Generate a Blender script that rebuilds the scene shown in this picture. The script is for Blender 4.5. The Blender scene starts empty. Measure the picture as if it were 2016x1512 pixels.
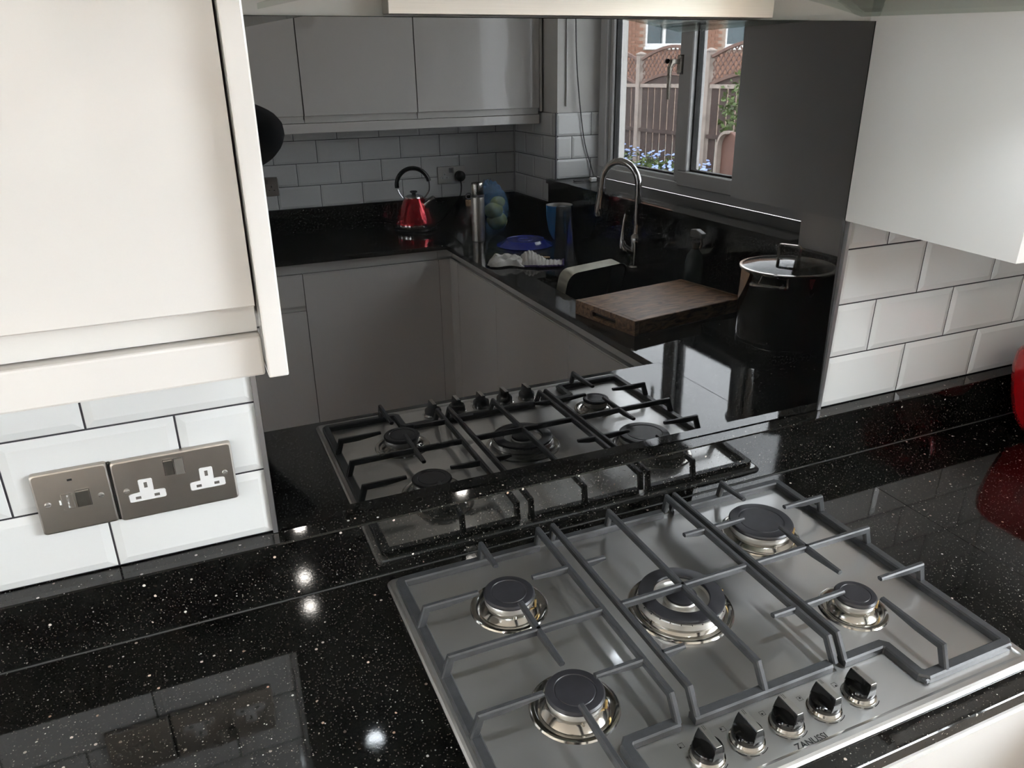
import bpy, bmesh, math, random
from mathutils import Vector, Matrix
random.seed(7)
S = bpy.context.scene
LAMP_W = 17.0
LED_W = 4.5
Z0 = 0.9                      # worktop height; all coordinates below are measured from the worktop top
ROOT = S.collection

# ------------------------------------------------------------------ camera
YAW, PITCH, ROLL = 0.4098, -0.4149, -0.0025
CAM = Vector((0.0151, -0.9962, 0.7436))
fwd = Vector((math.sin(YAW)*math.cos(PITCH), math.cos(YAW)*math.cos(PITCH), math.sin(PITCH)))
rgt = Vector((math.cos(YAW), -math.sin(YAW), 0))
up = rgt.cross(fwd)
r2 = math.cos(ROLL)*rgt + math.sin(ROLL)*up
u2 = -math.sin(ROLL)*rgt + math.cos(ROLL)*up
cd = bpy.data.cameras.new('camera')
cd.sensor_width = 36.0
cd.lens = 1530.7/2016*36.0
cd.clip_start = 0.004
cd.clip_end = 200
cam = bpy.data.objects.new('camera', cd)
ROOT.objects.link(cam)
CAMROT = Matrix((r2, u2, -fwd)).transposed()
cam.matrix_world = Matrix.Translation(CAM + Vector((0, 0, Z0))) @ CAMROT.to_4x4()
S.camera = cam

# ------------------------------------------------------------------ world, sun, exposure
S.view_settings.view_transform = 'Standard'
S.view_settings.look = 'None'
S.view_settings.gamma = 1.0
S.view_settings.exposure = -0.42
S.view_settings.use_curve_mapping = False
w = bpy.data.worlds.new('sky')
S.world = w
w.use_nodes = True
bg = w.node_tree.nodes['Background']
bg.inputs[0].default_value = (0.92, 0.945, 1.0, 1)
bg.inputs[1].default_value = SKY = 44.0
sl = bpy.data.lights.new('sun', 'SUN')
sl.energy = 12.0
sl.angle = math.radians(1.0)
sl.color = (1.0, 0.95, 0.87)
sun = bpy.data.objects.new('sun', sl)
ROOT.objects.link(sun)
sun.rotation_euler = Vector((0.45, -0.25, -0.86)).to_track_quat('-Z', 'Y').to_euler()
sun.location = (0, 0, 8)
S.cycles.caustics_reflective = False
S.cycles.caustics_refractive = False
S.cycles.glossy_bounces = 8
S.cycles.max_bounces = 14
S.cycles.transparent_max_bounces = 16
S.cycles.sample_clamp_indirect = 8.0

# ------------------------------------------------------------------ node helpers and materials
MATS = {}
def new_mat(name):
    m = bpy.data.materials.new(name)
    m.use_nodes = True
    MATS[name] = m
    nt = m.node_tree
    return m, nt, nt.nodes['Principled BSDF']
def lk(nt, a, b):
    nt.links.new(a, b)
def node(nt, kind, **kw):
    n = nt.nodes.new(kind)
    for k, v in kw.items():
        if k.startswith('i_'):
            key = k[2:]
            key = int(key) if key.isdigit() else key
            n.inputs[key].default_value = v
        else:
            setattr(n, k, v)
    return n
def setp(b, **kw):
    for k, v in kw.items():
        b.inputs[k.replace('_', ' ')].default_value = v
def c4(c):
    return (c[0], c[1], c[2], 1.0)
def ramp(nt, stops, interp='LINEAR'):
    r = nt.nodes.new('ShaderNodeValToRGB')
    r.color_ramp.interpolation = interp
    e = r.color_ramp.elements
    while len(e) < len(stops):
        e.new(0.5)
    for el, (p, c) in zip(e, stops):
        el.position = p
        el.color = c4(c)
    return r
def coord(nt, scale=(1, 1, 1), rot=(0, 0, 0)):
    tc = nt.nodes.new('ShaderNodeTexCoord')
    mp = nt.nodes.new('ShaderNodeMapping')
    mp.inputs['Scale'].default_value = scale
    mp.inputs['Rotation'].default_value = rot
    lk(nt, tc.outputs['Object'], mp.inputs['Vector'])
    return mp.outputs[0]
def plain(name, col, rough=0.5, metal=0.0, ior=1.5, coat=0.0, var=0.0, vscale=6.0, bump=0.0, bscale=200.0, spec=0.5):
    m, nt, b = new_mat(name)
    setp(b, Base_Color=c4(col), Roughness=rough, Metallic=metal, IOR=ior, Coat_Weight=coat, Specular_IOR_Level=spec)
    v = coord(nt)
    n = node(nt, 'ShaderNodeTexNoise', i_Scale=vscale, i_Detail=4.0)
    lk(nt, v, n.inputs['Vector'])
    if var > 0:
        r = ramp(nt, [(0.3, tuple(x*(1-var) for x in col)), (0.7, tuple(min(1, x*(1+var)) for x in col))])
        lk(nt, n.outputs[0], r.inputs[0])
        lk(nt, r.outputs[0], b.inputs['Base Color'])
    if bump > 0:
        n2 = node(nt, 'ShaderNodeTexNoise', i_Scale=bscale, i_Detail=3.0)
        lk(nt, v, n2.inputs['Vector'])
        bp = node(nt, 'ShaderNodeBump', i_Strength=bump, i_Distance=0.001)
        lk(nt, n2.outputs[0], bp.inputs['Height'])
        lk(nt, bp.outputs[0], b.inputs['Normal'])
    return m
def granite(name):
    m, nt, b = new_mat(name)
    v = coord(nt)
    setp(b, Roughness=0.045, IOR=1.56)
    def flecks(scale, size, keep, seed):
        mp = node(nt, 'ShaderNodeMapping', i_Location=(seed, seed*1.7, seed*0.3))
        lk(nt, v, mp.inputs[0])
        vo = node(nt, 'ShaderNodeTexVoronoi', i_Scale=scale)
        lk(nt, mp.outputs[0], vo.inputs['Vector'])
        lt = node(nt, 'ShaderNodeMath', operation='LESS_THAN', i_1=size)
        lk(nt, vo.outputs['Distance'], lt.inputs[0])
        sep = node(nt, 'ShaderNodeSeparateColor')
        lk(nt, vo.outputs['Color'], sep.inputs[0])
        gt = node(nt, 'ShaderNodeMath', operation='GREATER_THAN', i_1=keep)
        lk(nt, sep.outputs[0], gt.inputs[0])
        mul = node(nt, 'ShaderNodeMath', operation='MULTIPLY')
        lk(nt, lt.outputs[0], mul.inputs[0]); lk(nt, gt.outputs[0], mul.inputs[1])
        rs = node(nt, 'ShaderNodeMath', operation='MULTIPLY')
        lk(nt, mul.outputs[0], rs.inputs[0]); lk(nt, sep.outputs[1], rs.inputs[1])
        return rs.outputs[0], sep.outputs[2]
    n = node(nt, 'ShaderNodeTexNoise', i_Scale=260.0, i_Detail=5.0)
    lk(nt, v, n.inputs['Vector'])
    base = ramp(nt, [(0.35, (0.0025, 0.0026, 0.0026)), (0.62, (0.008, 0.0078, 0.007)), (0.78, (0.03, 0.027, 0.023))])
    lk(nt, n.outputs[0], base.inputs[0])
    prev = base.outputs[0]
    for sc, sz, kp, sd, cr in ((190, 0.36, 0.987, 0.0, [(0, (0.55, 0.5, 0.42)), (0.6, (0.85, 0.83, 0.78)), (1, (0.75, 0.5, 0.36))]),
                               (420, 0.38, 0.974, 3.1, [(0, (0.30, 0.27, 0.23)), (1, (0.62, 0.6, 0.55))]),
                               (650, 0.45, 0.90, 7.7, [(0, (0.05, 0.045, 0.04)), (1, (0.16, 0.14, 0.12))])):
        f, hue = flecks(sc, sz, kp, sd)
        cr_ = ramp(nt, cr)
        lk(nt, hue, cr_.inputs[0])
        mx = node(nt, 'ShaderNodeMix', data_type='RGBA')
        lk(nt, f, mx.inputs['Factor']); lk(nt, prev, mx.inputs['A']); lk(nt, cr_.outputs[0], mx.inputs['B'])
        prev = mx.outputs['Result']
    lk(nt, prev, b.inputs['Base Color'])
    bp = node(nt, 'ShaderNodeBump', i_Strength=0.012, i_Distance=0.001)
    lk(nt, n.outputs[0], bp.inputs['Height'])
    lk(nt, bp.outputs[0], b.inputs['Normal'])
    return m
def brushed(name, col, rough, stretch, aniso=0.6, bump=0.03):
    m, nt, b = new_mat(name)
    setp(b, Base_Color=c4(col), Metallic=1.0, Roughness=rough, Anisotropic=aniso)
    v = coord(nt, stretch)
    n = node(nt, 'ShaderNodeTexNoise', i_Scale=1.0, i_Detail=6.0, i_Roughness=0.65)
    lk(nt, v, n.inputs['Vector'])
    r = node(nt, 'ShaderNodeMapRange', i_1=0.2, i_2=0.8, i_3=rough*0.9, i_4=rough*1.12)
    lk(nt, n.outputs[0], r.inputs[0]); lk(nt, r.outputs[0], b.inputs['Roughness'])
    cr = ramp(nt, [(0.3, tuple(x*0.93 for x in col)), (0.7, tuple(min(1, x*1.05) for x in col))])
    lk(nt, n.outputs[0], cr.inputs[0]); lk(nt, cr.outputs[0], b.inputs['Base Color'])
    return m
def thin_glass(name, tint, rough=0.0, ior=1.5, dirt=0.0):
    m = bpy.data.materials.new(name); m.use_nodes = True; MATS[name] = m
    nt = m.node_tree; nt.nodes.clear()
    out = nt.nodes.new('ShaderNodeOutputMaterial')
    tr = node(nt, 'ShaderNodeBsdfTransparent', i_0=c4(tint))
    gl = node(nt, 'ShaderNodeBsdfGlossy', i_Roughness=rough)
    geo = nt.nodes.new('ShaderNodeNewGeometry')
    io = node(nt, 'ShaderNodeMapRange', i_1=0.0, i_2=1.0, i_3=ior, i_4=1.0/ior)     # same reflectance from both sides of the sheet
    lk(nt, geo.outputs['Backfacing'], io.inputs[0])
    fr = node(nt, 'ShaderNodeFresnel')
    lk(nt, io.outputs[0], fr.inputs['IOR'])
    mx = nt.nodes.new('ShaderNodeMixShader')
    lk(nt, fr.outputs[0], mx.inputs[0]); lk(nt, tr.outputs[0], mx.inputs[1]); lk(nt, gl.outputs[0], mx.inputs[2])
    res = mx.outputs[0]
    if dirt > 0:
        v = coord(nt)
        n = node(nt, 'ShaderNodeTexNoise', i_Scale=5.0, i_Detail=5.0)
        lk(nt, v, n.inputs['Vector'])
        r = node(nt, 'ShaderNodeMapRange', i_1=0.45, i_2=0.8, i_3=0.0, i_4=dirt)
        lk(nt, n.outputs[0], r.inputs[0])
        df = node(nt, 'ShaderNodeBsdfDiffuse', i_0=(0.7, 0.72, 0.72, 1))
        m2 = nt.nodes.new('ShaderNodeMixShader')
        lk(nt, r.outputs[0], m2.inputs[0]); lk(nt, res, m2.inputs[1]); lk(nt, df.outputs[0], m2.inputs[2])
        res = m2.outputs[0]
    lk(nt, res, out.inputs[0])
    return m
def glass(name, col, rough=0.0, ior=1.46):
    m, nt, b = new_mat(name)
    setp(b, Base_Color=c4(col), Roughness=rough, IOR=ior, Transmission_Weight=1.0)
    return m
def wood(name, c0, c1, scale=(8, 60, 60), rough=0.35, dist=2.0):
    m, nt, b = new_mat(name)
    setp(b, Roughness=rough)
    v = coord(nt, scale)
    n = node(nt, 'ShaderNodeTexNoise', i_Scale=1.0, i_Detail=7.0, i_Distortion=dist, i_Roughness=0.6)
    lk(nt, v, n.inputs['Vector'])
    r = ramp(nt, [(0.36, c0), (0.5, tuple((a+b_)/2 for a, b_ in zip(c0, c1))), (0.66, c1)])
    lk(nt, n.outputs[0], r.inputs[0]); lk(nt, r.outputs[0], b.inputs['Base Color'])
    bp = node(nt, 'ShaderNodeBump', i_Strength=0.06, i_Distance=0.001)
    lk(nt, n.outputs[0], bp.inputs['Height']); lk(nt, bp.outputs[0], b.inputs['Normal'])
    return m

granite('granite')
# black back-painted glass, with faint greasy smears in its polish
m, nt, b = new_mat('black_glass')
setp(b, Base_Color=(0.003, 0.003, 0.003, 1), Roughness=0.0, IOR=1.80)
v = coord(nt)
n = node(nt, 'ShaderNodeTexNoise', i_Scale=7.0, i_Detail=4.0, i_Distortion=1.2); lk(nt, v, n.inputs['Vector'])
r = node(nt, 'ShaderNodeMapRange', i_1=0.66, i_2=0.80, i_3=0.0, i_4=0.09); lk(nt, n.outputs[0], r.inputs[0]); lk(nt, r.outputs[0], b.inputs['Roughness'])
plain('door_gloss', (0.79, 0.772, 0.746), 0.06, coat=0.3, var=0.012, vscale=2.0)
plain('panel_gloss', (0.79, 0.775, 0.745), 0.16, var=0.012, vscale=2.0)
plain('carcass', (0.74, 0.73, 0.70), 0.4, var=0.02)
plain('rail', (0.30, 0.275, 0.245), 0.3, metal=0.3, var=0.03)
plain('plinth', (0.5, 0.49, 0.47), 0.3, var=0.03)
plain('tile', (0.84, 0.85, 0.84), 0.07, var=0.012, vscale=3.0, bump=0.015, bscale=40)
plain('grout', (0.035, 0.034, 0.04), 0.85, var=0.25, vscale=60, bump=0.3, bscale=900)
plain('plaster', (0.80, 0.79, 0.76), 0.7, var=0.02, bump=0.08, bscale=120)
plain('ceiling_paint', (0.86, 0.855, 0.84), 0.8, var=0.015, bump=0.05, bscale=100)
wood('floor_oak', (0.30, 0.19, 0.115), (0.46, 0.32, 0.21), (3, 30, 30), 0.28)
plain('hob_steel', (0.74, 0.735, 0.72), 0.36, metal=1.0, var=0.02, vscale=14, coat=0.8)
MATS['hob_steel'].node_tree.nodes['Principled BSDF'].inputs['Coat Roughness'].default_value = 0.07
MATS['hob_steel'].node_tree.nodes['Principled BSDF'].inputs['Coat IOR'].default_value = 2.0
MATS['hob_steel'].node_tree.nodes['Principled BSDF'].inputs['Anisotropic'].default_value = 0.5
brushed('hood_steel', (0.66, 0.62, 0.57), 0.32, (10, 1200, 1200), 0.5, 0.0)
plain('plate_steel', (0.78, 0.745, 0.70), 0.30, metal=1.0, var=0.03, vscale=30)
plain('polished_steel', (0.66, 0.64, 0.60), 0.13, metal=1.0, var=0.03)
plain('chrome', (0.78, 0.78, 0.78), 0.05, metal=1.0, var=0.02)
plain('aluminium', (0.70, 0.69, 0.66), 0.32, metal=0.85, var=0.06, vscale=40)
plain('trim_aluminium', (0.52, 0.52, 0.53), 0.35, metal=0.9, var=0.04)
plain('cast_iron', (0.040, 0.042, 0.045), 0.40, var=0.18, vscale=90, bump=0.25, bscale=700)
plain('enamel_black', (0.022, 0.022, 0.026), 0.38, var=0.15, vscale=60, bump=0.05, bscale=600)
plain('knob_black', (0.006, 0.006, 0.006), 0.10, var=0.1)
plain('knob_face', (0.62, 0.61, 0.58), 0.28, metal=1.0, var=0.05, vscale=80)
plain('print_black', (0.015, 0.015, 0.015), 0.5, var=0.1)
plain('brass', (0.75, 0.55, 0.25), 0.3, metal=1.0, var=0.05)
plain('white_plastic', (0.86, 0.86, 0.85), 0.3, var=0.01)
plain('slot_dark', (0.12, 0.11, 0.10), 0.5, var=0.1)
plain('black_plastic', (0.008, 0.008, 0.008), 0.3, var=0.1)
plain('gasket', (0.01, 0.01, 0.01), 0.6, var=0.1)
plain('upvc', (0.80, 0.80, 0.80), 0.25, var=0.01)
plain('handle_metal', (0.55, 0.51, 0.45), 0.25, metal=0.9, var=0.04)
thin_glass('window_glass', (0.97, 0.985, 0.98), dirt=0.05)
thin_glass('hood_glass', (0.93, 0.975, 0.945))
glass('clear_glass', (0.97, 0.99, 0.985))
glass('lid_glass', (0.90, 0.94, 0.94))

# more materials for the small things
def red_gloss(name, col, metal, rough):
    m, nt, b = new_mat(name)
    setp(b, Base_Color=c4(col), Metallic=metal, Roughness=rough, Coat_Weight=0.8, Coat_Roughness=0.03)
    v = coord(nt); n = node(nt, 'ShaderNodeTexNoise', i_Scale=30.0); lk(nt, v, n.inputs['Vector'])
    r = ramp(nt, [(0.3, tuple(x*0.93 for x in col)), (0.7, col)]); lk(nt, n.outputs[0], r.inputs[0]); lk(nt, r.outputs[0], b.inputs['Base Color'])
red_gloss('kettle_red', (0.42, 0.006, 0.016), 0.75, 0.16)
red_gloss('toaster_red', (0.36, 0.008, 0.011), 0.35, 0.14)
wood('board_wood', (0.10, 0.045, 0.028), (0.55, 0.33, 0.19), (10, 48, 48), 0.42)
wood('stick_wood', (0.45, 0.30, 0.17), (0.62, 0.46, 0.29), (20, 200, 200), 0.5)
wood('cork', (0.32, 0.19, 0.10), (0.50, 0.33, 0.19), (120, 120, 120), 0.8)
plain('plate_blue', (0.016, 0.032, 0.26), 0.08, var=0.08, coat=0.3)
plain('mug_blue', (0.03, 0.15, 0.34), 0.12, var=0.08, coat=0.3)
plain('glaze_white', (0.82, 0.82, 0.80), 0.12, var=0.01)
plain('knit', (0.62, 0.60, 0.56), 0.95, var=0.12, vscale=160, bump=0.9, bscale=420)
plain('knit_purple', (0.045, 0.025, 0.10), 0.95, var=0.2, vscale=200, bump=0.8, bscale=400)
plain('tin_beige', (0.56, 0.53, 0.43), 0.45, var=0.12, vscale=25)
plain('recess_shade', (0.02, 0.02, 0.02), 0.4, var=0.15)
plain('sink_black', (0.008, 0.008, 0.009), 0.25, var=0.15, bump=0.05)
plain('spray_plastic', (0.06, 0.075, 0.075), 0.25, var=0.05)
plain('cable_grey', (0.10, 0.10, 0.11), 0.5, var=0.08)
plain('bread_yellow', (0.75, 0.66, 0.16), 0.7, var=0.3, vscale=25)
m, nt, b = new_mat('bag_blue')
setp(b, Base_Color=(0.16, 0.34, 0.58, 1), Roughness=0.12, IOR=1.5)
v = coord(nt); n = node(nt, 'ShaderNodeTexNoise', i_Scale=38.0, i_Detail=4.0, i_Distortion=1.5); lk(nt, v, n.inputs['Vector'])
bp = node(nt, 'ShaderNodeBump', i_Strength=0.7, i_Distance=0.004); lk(nt, n.outputs[0], bp.inputs['Height']); lk(nt, bp.outputs[0], b.inputs['Normal'])
tr = node(nt, 'ShaderNodeBsdfTransparent', i_0=(0.86, 0.94, 1.0, 1)); mx = node(nt, 'ShaderNodeMixShader', i_0=0.30)
lk(nt, tr.outputs[0], mx.inputs[1]); lk(nt, b.outputs[0], mx.inputs[2]); lk(nt, mx.outputs[0], nt.nodes['Material Output'].inputs[0])
plain('cloth_black', (0.006, 0.007, 0.011), 0.9, var=0.2, bump=0.3, bscale=300)
plain('skin', (0.50, 0.31, 0.23), 0.5, var=0.06, vscale=30)
plain('hair_brown', (0.035, 0.022, 0.014), 0.6, var=0.3, vscale=90)
plain('trouser', (0.020, 0.024, 0.036), 0.9, var=0.2)
plain('phone_black', (0.010, 0.010, 0.012), 0.2, var=0.05)
plain('spray_head', (0.22, 0.22, 0.22), 0.4, var=0.05)
plain('brick_red', (0.27, 0.14, 0.095), 0.9, var=0.3, vscale=5, bump=0.5, bscale=80)
plain('mortar', (0.33, 0.25, 0.20), 0.95, var=0.1)
plain('fence_wood', (0.060, 0.038, 0.033), 0.8, var=0.3, vscale=9, bump=0.4, bscale=60)
plain('trellis_wood', (0.16, 0.095, 0.078), 0.8, var=0.2, vscale=12)
plain('post_wood', (0.30, 0.25, 0.22), 0.8, var=0.2, vscale=10)
plain('arch_wood', (0.14, 0.07, 0.055), 0.7, var=0.15, vscale=10)
plain('paving', (0.21, 0.20, 0.175), 0.9, var=0.2, vscale=8, bump=0.5, bscale=60)
plain('leaf_green', (0.075, 0.115, 0.030), 0.6, var=0.45, vscale=9)
plain('petal_blue', (0.26, 0.34, 0.60), 0.7, var=0.2, vscale=20)
plain('petal_yellow', (0.85, 0.48, 0.02), 0.7, var=0.1)
plain('house_glass', (0.05, 0.075, 0.085), 0.05, var=0.3, vscale=1.0)
plain('roof_tile', (0.20, 0.11, 0.08), 0.8, var=0.2)
m, nt, b = new_mat('lamp_face')
setp(b, Base_Color=(1, 1, 1, 1), Emission_Color=(1.0, 0.93, 0.82, 1), Emission_Strength=60.0)

m, nt, b = new_mat('led_face')
setp(b, Base_Color=(1, 1, 1, 1), Emission_Color=(0.86, 0.93, 1.0, 1), Emission_Strength=60.0)
plain('seal_grey', (0.07, 0.07, 0.07), 0.5, var=0.1)

# ------------------------------------------------------------------ mesh helpers
ORG = {}
class MB:
    """collects geometry in worktop coordinates, then becomes one mesh object"""
    def __init__(s):
        s.v = []; s.f = []; s.sm = []; s.mi = []; s.cur = 0
    def add(s, verts, faces, smooth=False):
        o = len(s.v)
        s.v += [tuple(v) for v in verts]
        for f in faces:
            s.f.append([i+o for i in f]); s.sm.append(smooth); s.mi.append(s.cur)
        return s
    def box(s, x0, x1, y0, y1, z0, z1, bevel=0.0, seg=1, mtx=None):
        bm = bmesh.new()
        bmesh.ops.create_cube(bm, size=1.0)
        for v in bm.verts:
            v.co = Vector(((x0+x1)/2 + v.co.x*(x1-x0), (y0+y1)/2 + v.co.y*(y1-y0), (z0+z1)/2 + v.co.z*(z1-z0)))
        if bevel > 0:
            bmesh.ops.bevel(bm, geom=bm.edges[:], offset=bevel, segments=seg, profile=0.5, affect='EDGES')
        return s.from_bm(bm, mtx)
    def from_bm(s, bm, mtx=None, smooth=False):
        bm.verts.index_update()
        vs = [(mtx @ v.co) if mtx else v.co.copy() for v in bm.verts]
        fs = [[v.index for v in f.verts] for f in bm.faces]
        bm.free()
        return s.add(vs, fs, smooth)
    def prism(s, poly, axis, a, b, bevel=0.0):
        """poly of 2d points extruded along axis (x,y,z) from a to b"""
        def p3(p, t):
            return {'x': (t, p[0], p[1]), 'y': (p[0], t, p[1]), 'z': (p[0], p[1], t)}[axis]
        bm = bmesh.new()
        lo = [bm.verts.new(p3(p, a)) for p in poly]
        hi = [bm.verts.new(p3(p, b)) for p in poly]
        bm.faces.new(lo); bm.faces.new(hi)
        n = len(poly)
        for i in range(n):
            bm.faces.new((lo[i], lo[(i+1) % n], hi[(i+1) % n], hi[i]))
        bmesh.ops.recalc_face_normals(bm, faces=bm.faces[:])
        if bevel > 0:
            ed = [e for e in bm.edges if e.calc_face_angle(0) > 0.5]
            bmesh.ops.bevel(bm, geom=ed, offset=bevel, segments=2, profile=0.5, affect='EDGES')
        return s.from_bm(bm)
    def lathe(s, prof, c=(0, 0, 0), n=32, smooth=True, axis=None, close=False):
        """profile of (radius, height) turned about z at c (or about axis)"""
        M = Matrix.Translation(Vector(c))
        if axis is not None:
            M = M @ Vector((0, 0, 1)).rotation_difference(Vector(axis)).to_matrix().to_4x4()
        vs = []; fs = []; idx = []
        for r, h in prof:
            if r < 1e-6:
                idx.append([len(vs)]); vs.append(M @ Vector((0, 0, h)))
            else:
                idx.append(list(range(len(vs), len(vs)+n)))
                for k in range(n):
                    a = 2*math.pi*k/n
                    vs.append(M @ Vector((r*math.cos(a), r*math.sin(a), h)))
        for A, B in zip(idx[:-1], idx[1:]):
            for k in range(n):
                k2 = (k+1) % n
                q = [A[k % len(A)], A[k2 % len(A)], B[k2 % len(B)], B[k % len(B)]]
                q = [x for i, x in enumerate(q) if x not in q[:i]]
                if len(q) > 2:
                    fs.append(q)
        return s.add(vs, fs, smooth)
    def tube(s, path, rad, n=10, smooth=True, caps=True, flat=1.0):
        P = [Vector(p) for p in path]
        R = rad if isinstance(rad, (list, tuple)) else [rad]*len(P)
        vs = []; fs = []
        t0 = (P[1]-P[0]).normalized()
        a = Vector((0, 0, 1)) if abs(t0.z) < 0.9 else Vector((1, 0, 0))
        u = t0.cross(a).normalized()
        for i, p in enumerate(P):
            t = (P[min(i+1, len(P)-1)] - P[max(i-1, 0)])
            if t.length < 1e-9:
                t = t0
            t.normalize()
            u = (u - t*u.dot(t)).normalized()
            w_ = t.cross(u)
            for k in range(n):
                an = 2*math.pi*k/n
                vs.append(p + (u*math.cos(an) + w_*math.sin(an)*flat)*R[i])
        for i in range(len(P)-1):
            for k in range(n):
                fs.append([i*n+k, i*n+(k+1) % n, (i+1)*n+(k+1) % n, (i+1)*n+k])
        if caps:
            fs.append(list(range(n))[::-1]); fs.append([(len(P)-1)*n+k for k in range(n)])
        return s.add(vs, fs, smooth)
    def bar(s, path, side, w_, h, ch=0.0018):
        """chamfered flat bar swept along a polyline lying in the plane normal to side"""
        P = [Vector(p) for p in path]; side = Vector(side).normalized()
        W = w_ if isinstance(w_, (list, tuple)) else [w_]*len(P)
        H = h if isinstance(h, (list, tuple)) else [h]*len(P)
        vs = []; fs = []; n = 8
        for i, p in enumerate(P):
            d1 = (P[i]-P[i-1]).normalized() if i > 0 else (P[1]-P[0]).normalized()
            d2 = (P[i+1]-P[i]).normalized() if i < len(P)-1 else d1
            t = (d1+d2).normalized()
            nn = side.cross(t).normalized()
            k = 1.0/max(0.45, nn.dot(side.cross(d1).normalized()))
            a, b_ = W[i]/2, H[i]/2
            for x, y in ((-a+ch, -b_), (a-ch, -b_), (a, -b_+ch), (a, b_-ch), (a-ch, b_), (-a+ch, b_), (-a, b_-ch), (-a, -b_+ch)):
                vs.append(p + side*x + nn*y*k)
        for i in range(len(P)-1):
            for q in range(n):
                fs.append([i*n+q, i*n+(q+1) % n, (i+1)*n+(q+1) % n, (i+1)*n+q])
        fs.append(list(range(n))[::-1]); fs.append([(len(P)-1)*n+q for q in range(n)])
        return s.add(vs, fs)
    def rings(s, rings, smooth=False, cap0=False, cap1=True):
        """loft through rings of equal vertex count"""
        n = len(rings[0]); vs = [p for r_ in rings for p in r_]; fs = []
        for i in range(len(rings)-1):
            for k in range(n):
                fs.append([i*n+k, i*n+(k+1) % n, (i+1)*n+(k+1) % n, (i+1)*n+k])
        if cap0: fs.append(list(range(n))[::-1])
        if cap1: fs.append([(len(rings)-1)*n+k for k in range(n)])
        return s.add(vs, fs, smooth)
    def xform(s, M):
        s.v = [tuple(M @ Vector(p)) for p in s.v]
        return s
    def data(s, name, mats, org):
        me = bpy.data.meshes.new(name)
        me.from_pydata([(x-org[0], y-org[1], z-org[2]) for x, y, z in s.v], [], s.f)
        for m_ in (mats if isinstance(mats, (list, tuple)) else [mats]):
            me.materials.append(MATS[m_])
        me.polygons.foreach_set('use_smooth', s.sm)
        me.polygons.foreach_set('material_index', s.mi)
        bm = bmesh.new(); bm.from_mesh(me)
        bmesh.ops.recalc_face_normals(bm, faces=bm.faces[:])
        for e in bm.edges:
            if len(e.link_faces) == 2 and e.calc_face_angle(0) > 0.6: e.smooth = False
        bm.to_mesh(me); bm.free()
        me.update()
        return me
    def build(s, name, mats, parent=None, label=None, cat=None, group=None, kind=None, auto=True):
        if parent is None:
            xs = [p[0] for p in s.v]; ys = [p[1] for p in s.v]; zs = [p[2] for p in s.v]
            org = Vector(((min(xs)+max(xs))/2, (min(ys)+max(ys))/2, min(zs)))
        else:
            org = ORG[parent.name]
        o = bpy.data.objects.new(name, s.data(name, mats, org))
        ROOT.objects.link(o)
        if parent is None:
            o.location = org + Vector((0, 0, Z0))
        else:
            o.parent = parent
        ORG[o.name] = org
        return tag(o, label, cat, group, kind)
def tag(o, label=None, cat=None, group=None, kind=None):
    if label: o['label'] = label
    if cat: o['category'] = cat
    if group: o['group'] = group
    if kind: o['kind'] = kind
    return o
def thing(name, loc, label, cat, group=None, kind=None):
    o = bpy.data.objects.new(name, None)
    o.empty_display_size = 0.05
    ROOT.objects.link(o)
    o.location = Vector(loc) + Vector((0, 0, Z0))
    ORG[o.name] = Vector(loc)
    return tag(o, label, cat, group, kind)
def inst(src, parent, offset, name=None):
    """a copy of a part that shares its mesh, moved by offset inside its parent"""
    o = src.copy()
    if name: o.name = name
    ROOT.objects.link(o)
    o.parent = parent
    o.location = src.location + Vector(offset)
    ORG[o.name] = ORG[src.name] + Vector(offset)
    return o
def shift_tree(src, offset, label=None):
    """copy of a thing with all its parts and sub-parts, moved by offset"""
    def rec(o, par):
        c = o.copy(); ROOT.objects.link(c); c.parent = par
        ORG[c.name] = ORG[o.name] + Vector(offset)
        for ch in kids[o.name]: rec(ch, c)
        return c
    kids = {}
    def scan(o):
        kids[o.name] = list(o.children)
        for ch in o.children: scan(ch)
    scan(src)
    c = rec(src, None)
    c.location = src.location + Vector(offset)
    if label: c['label'] = label
    return c
def rrect(x0, x1, y0, y1, r, z, n=5):
    pts = []
    for cx, cy, a0 in ((x1-r, y1-r, 0), (x0+r, y1-r, 90), (x0+r, y0+r, 180), (x1-r, y0+r, 270)):
        for k in range(n+1):
            a = math.radians(a0 + 90*k/n)
            pts.append((cx + r*math.cos(a), cy + r*math.sin(a), z))
    return pts
def text_mesh(txt, width, height, bold=0.0):
    """flat lettering as vertices/faces in the xy plane, fitted to width x height"""
    cu = bpy.data.curves.new('lettering', 'FONT')
    cu.body = txt; cu.offset = bold; cu.resolution_u = 3
    o = bpy.data.objects.new('lettering', cu)
    ROOT.objects.link(o)
    dg = bpy.context.evaluated_depsgraph_get()
    me = bpy.data.meshes.new_from_object(o.evaluated_get(dg))
    vs = [v.co.copy() for v in me.vertices]; fs = [list(p.vertices) for p in me.polygons]
    bpy.data.objects.remove(o); bpy.data.curves.remove(cu); bpy.data.meshes.remove(me)
    x0 = min(v.x for v in vs); x1 = max(v.x for v in vs); y0 = min(v.y for v in vs); y1 = max(v.y for v in vs)
    return [Vector(((v.x-x0)/(x1-x0)*width, (v.y-y0)/(y1-y0)*height, 0)) for v in vs], fs
def arc(c, r, a0, a1, n, plane='xz', y=0.0):
    out = []
    for k in range(n+1):
        a = math.radians(a0 + (a1-a0)*k/n)
        p = (r*math.cos(a), r*math.sin(a))
        out.append({'xz': (c[0]+p[0], y, c[1]+p[1]), 'yz': (y, c[0]+p[0], c[1]+p[1]), 'xy': (c[0]+p[0], c[1]+p[1], y)}[plane])
    return out
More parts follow.
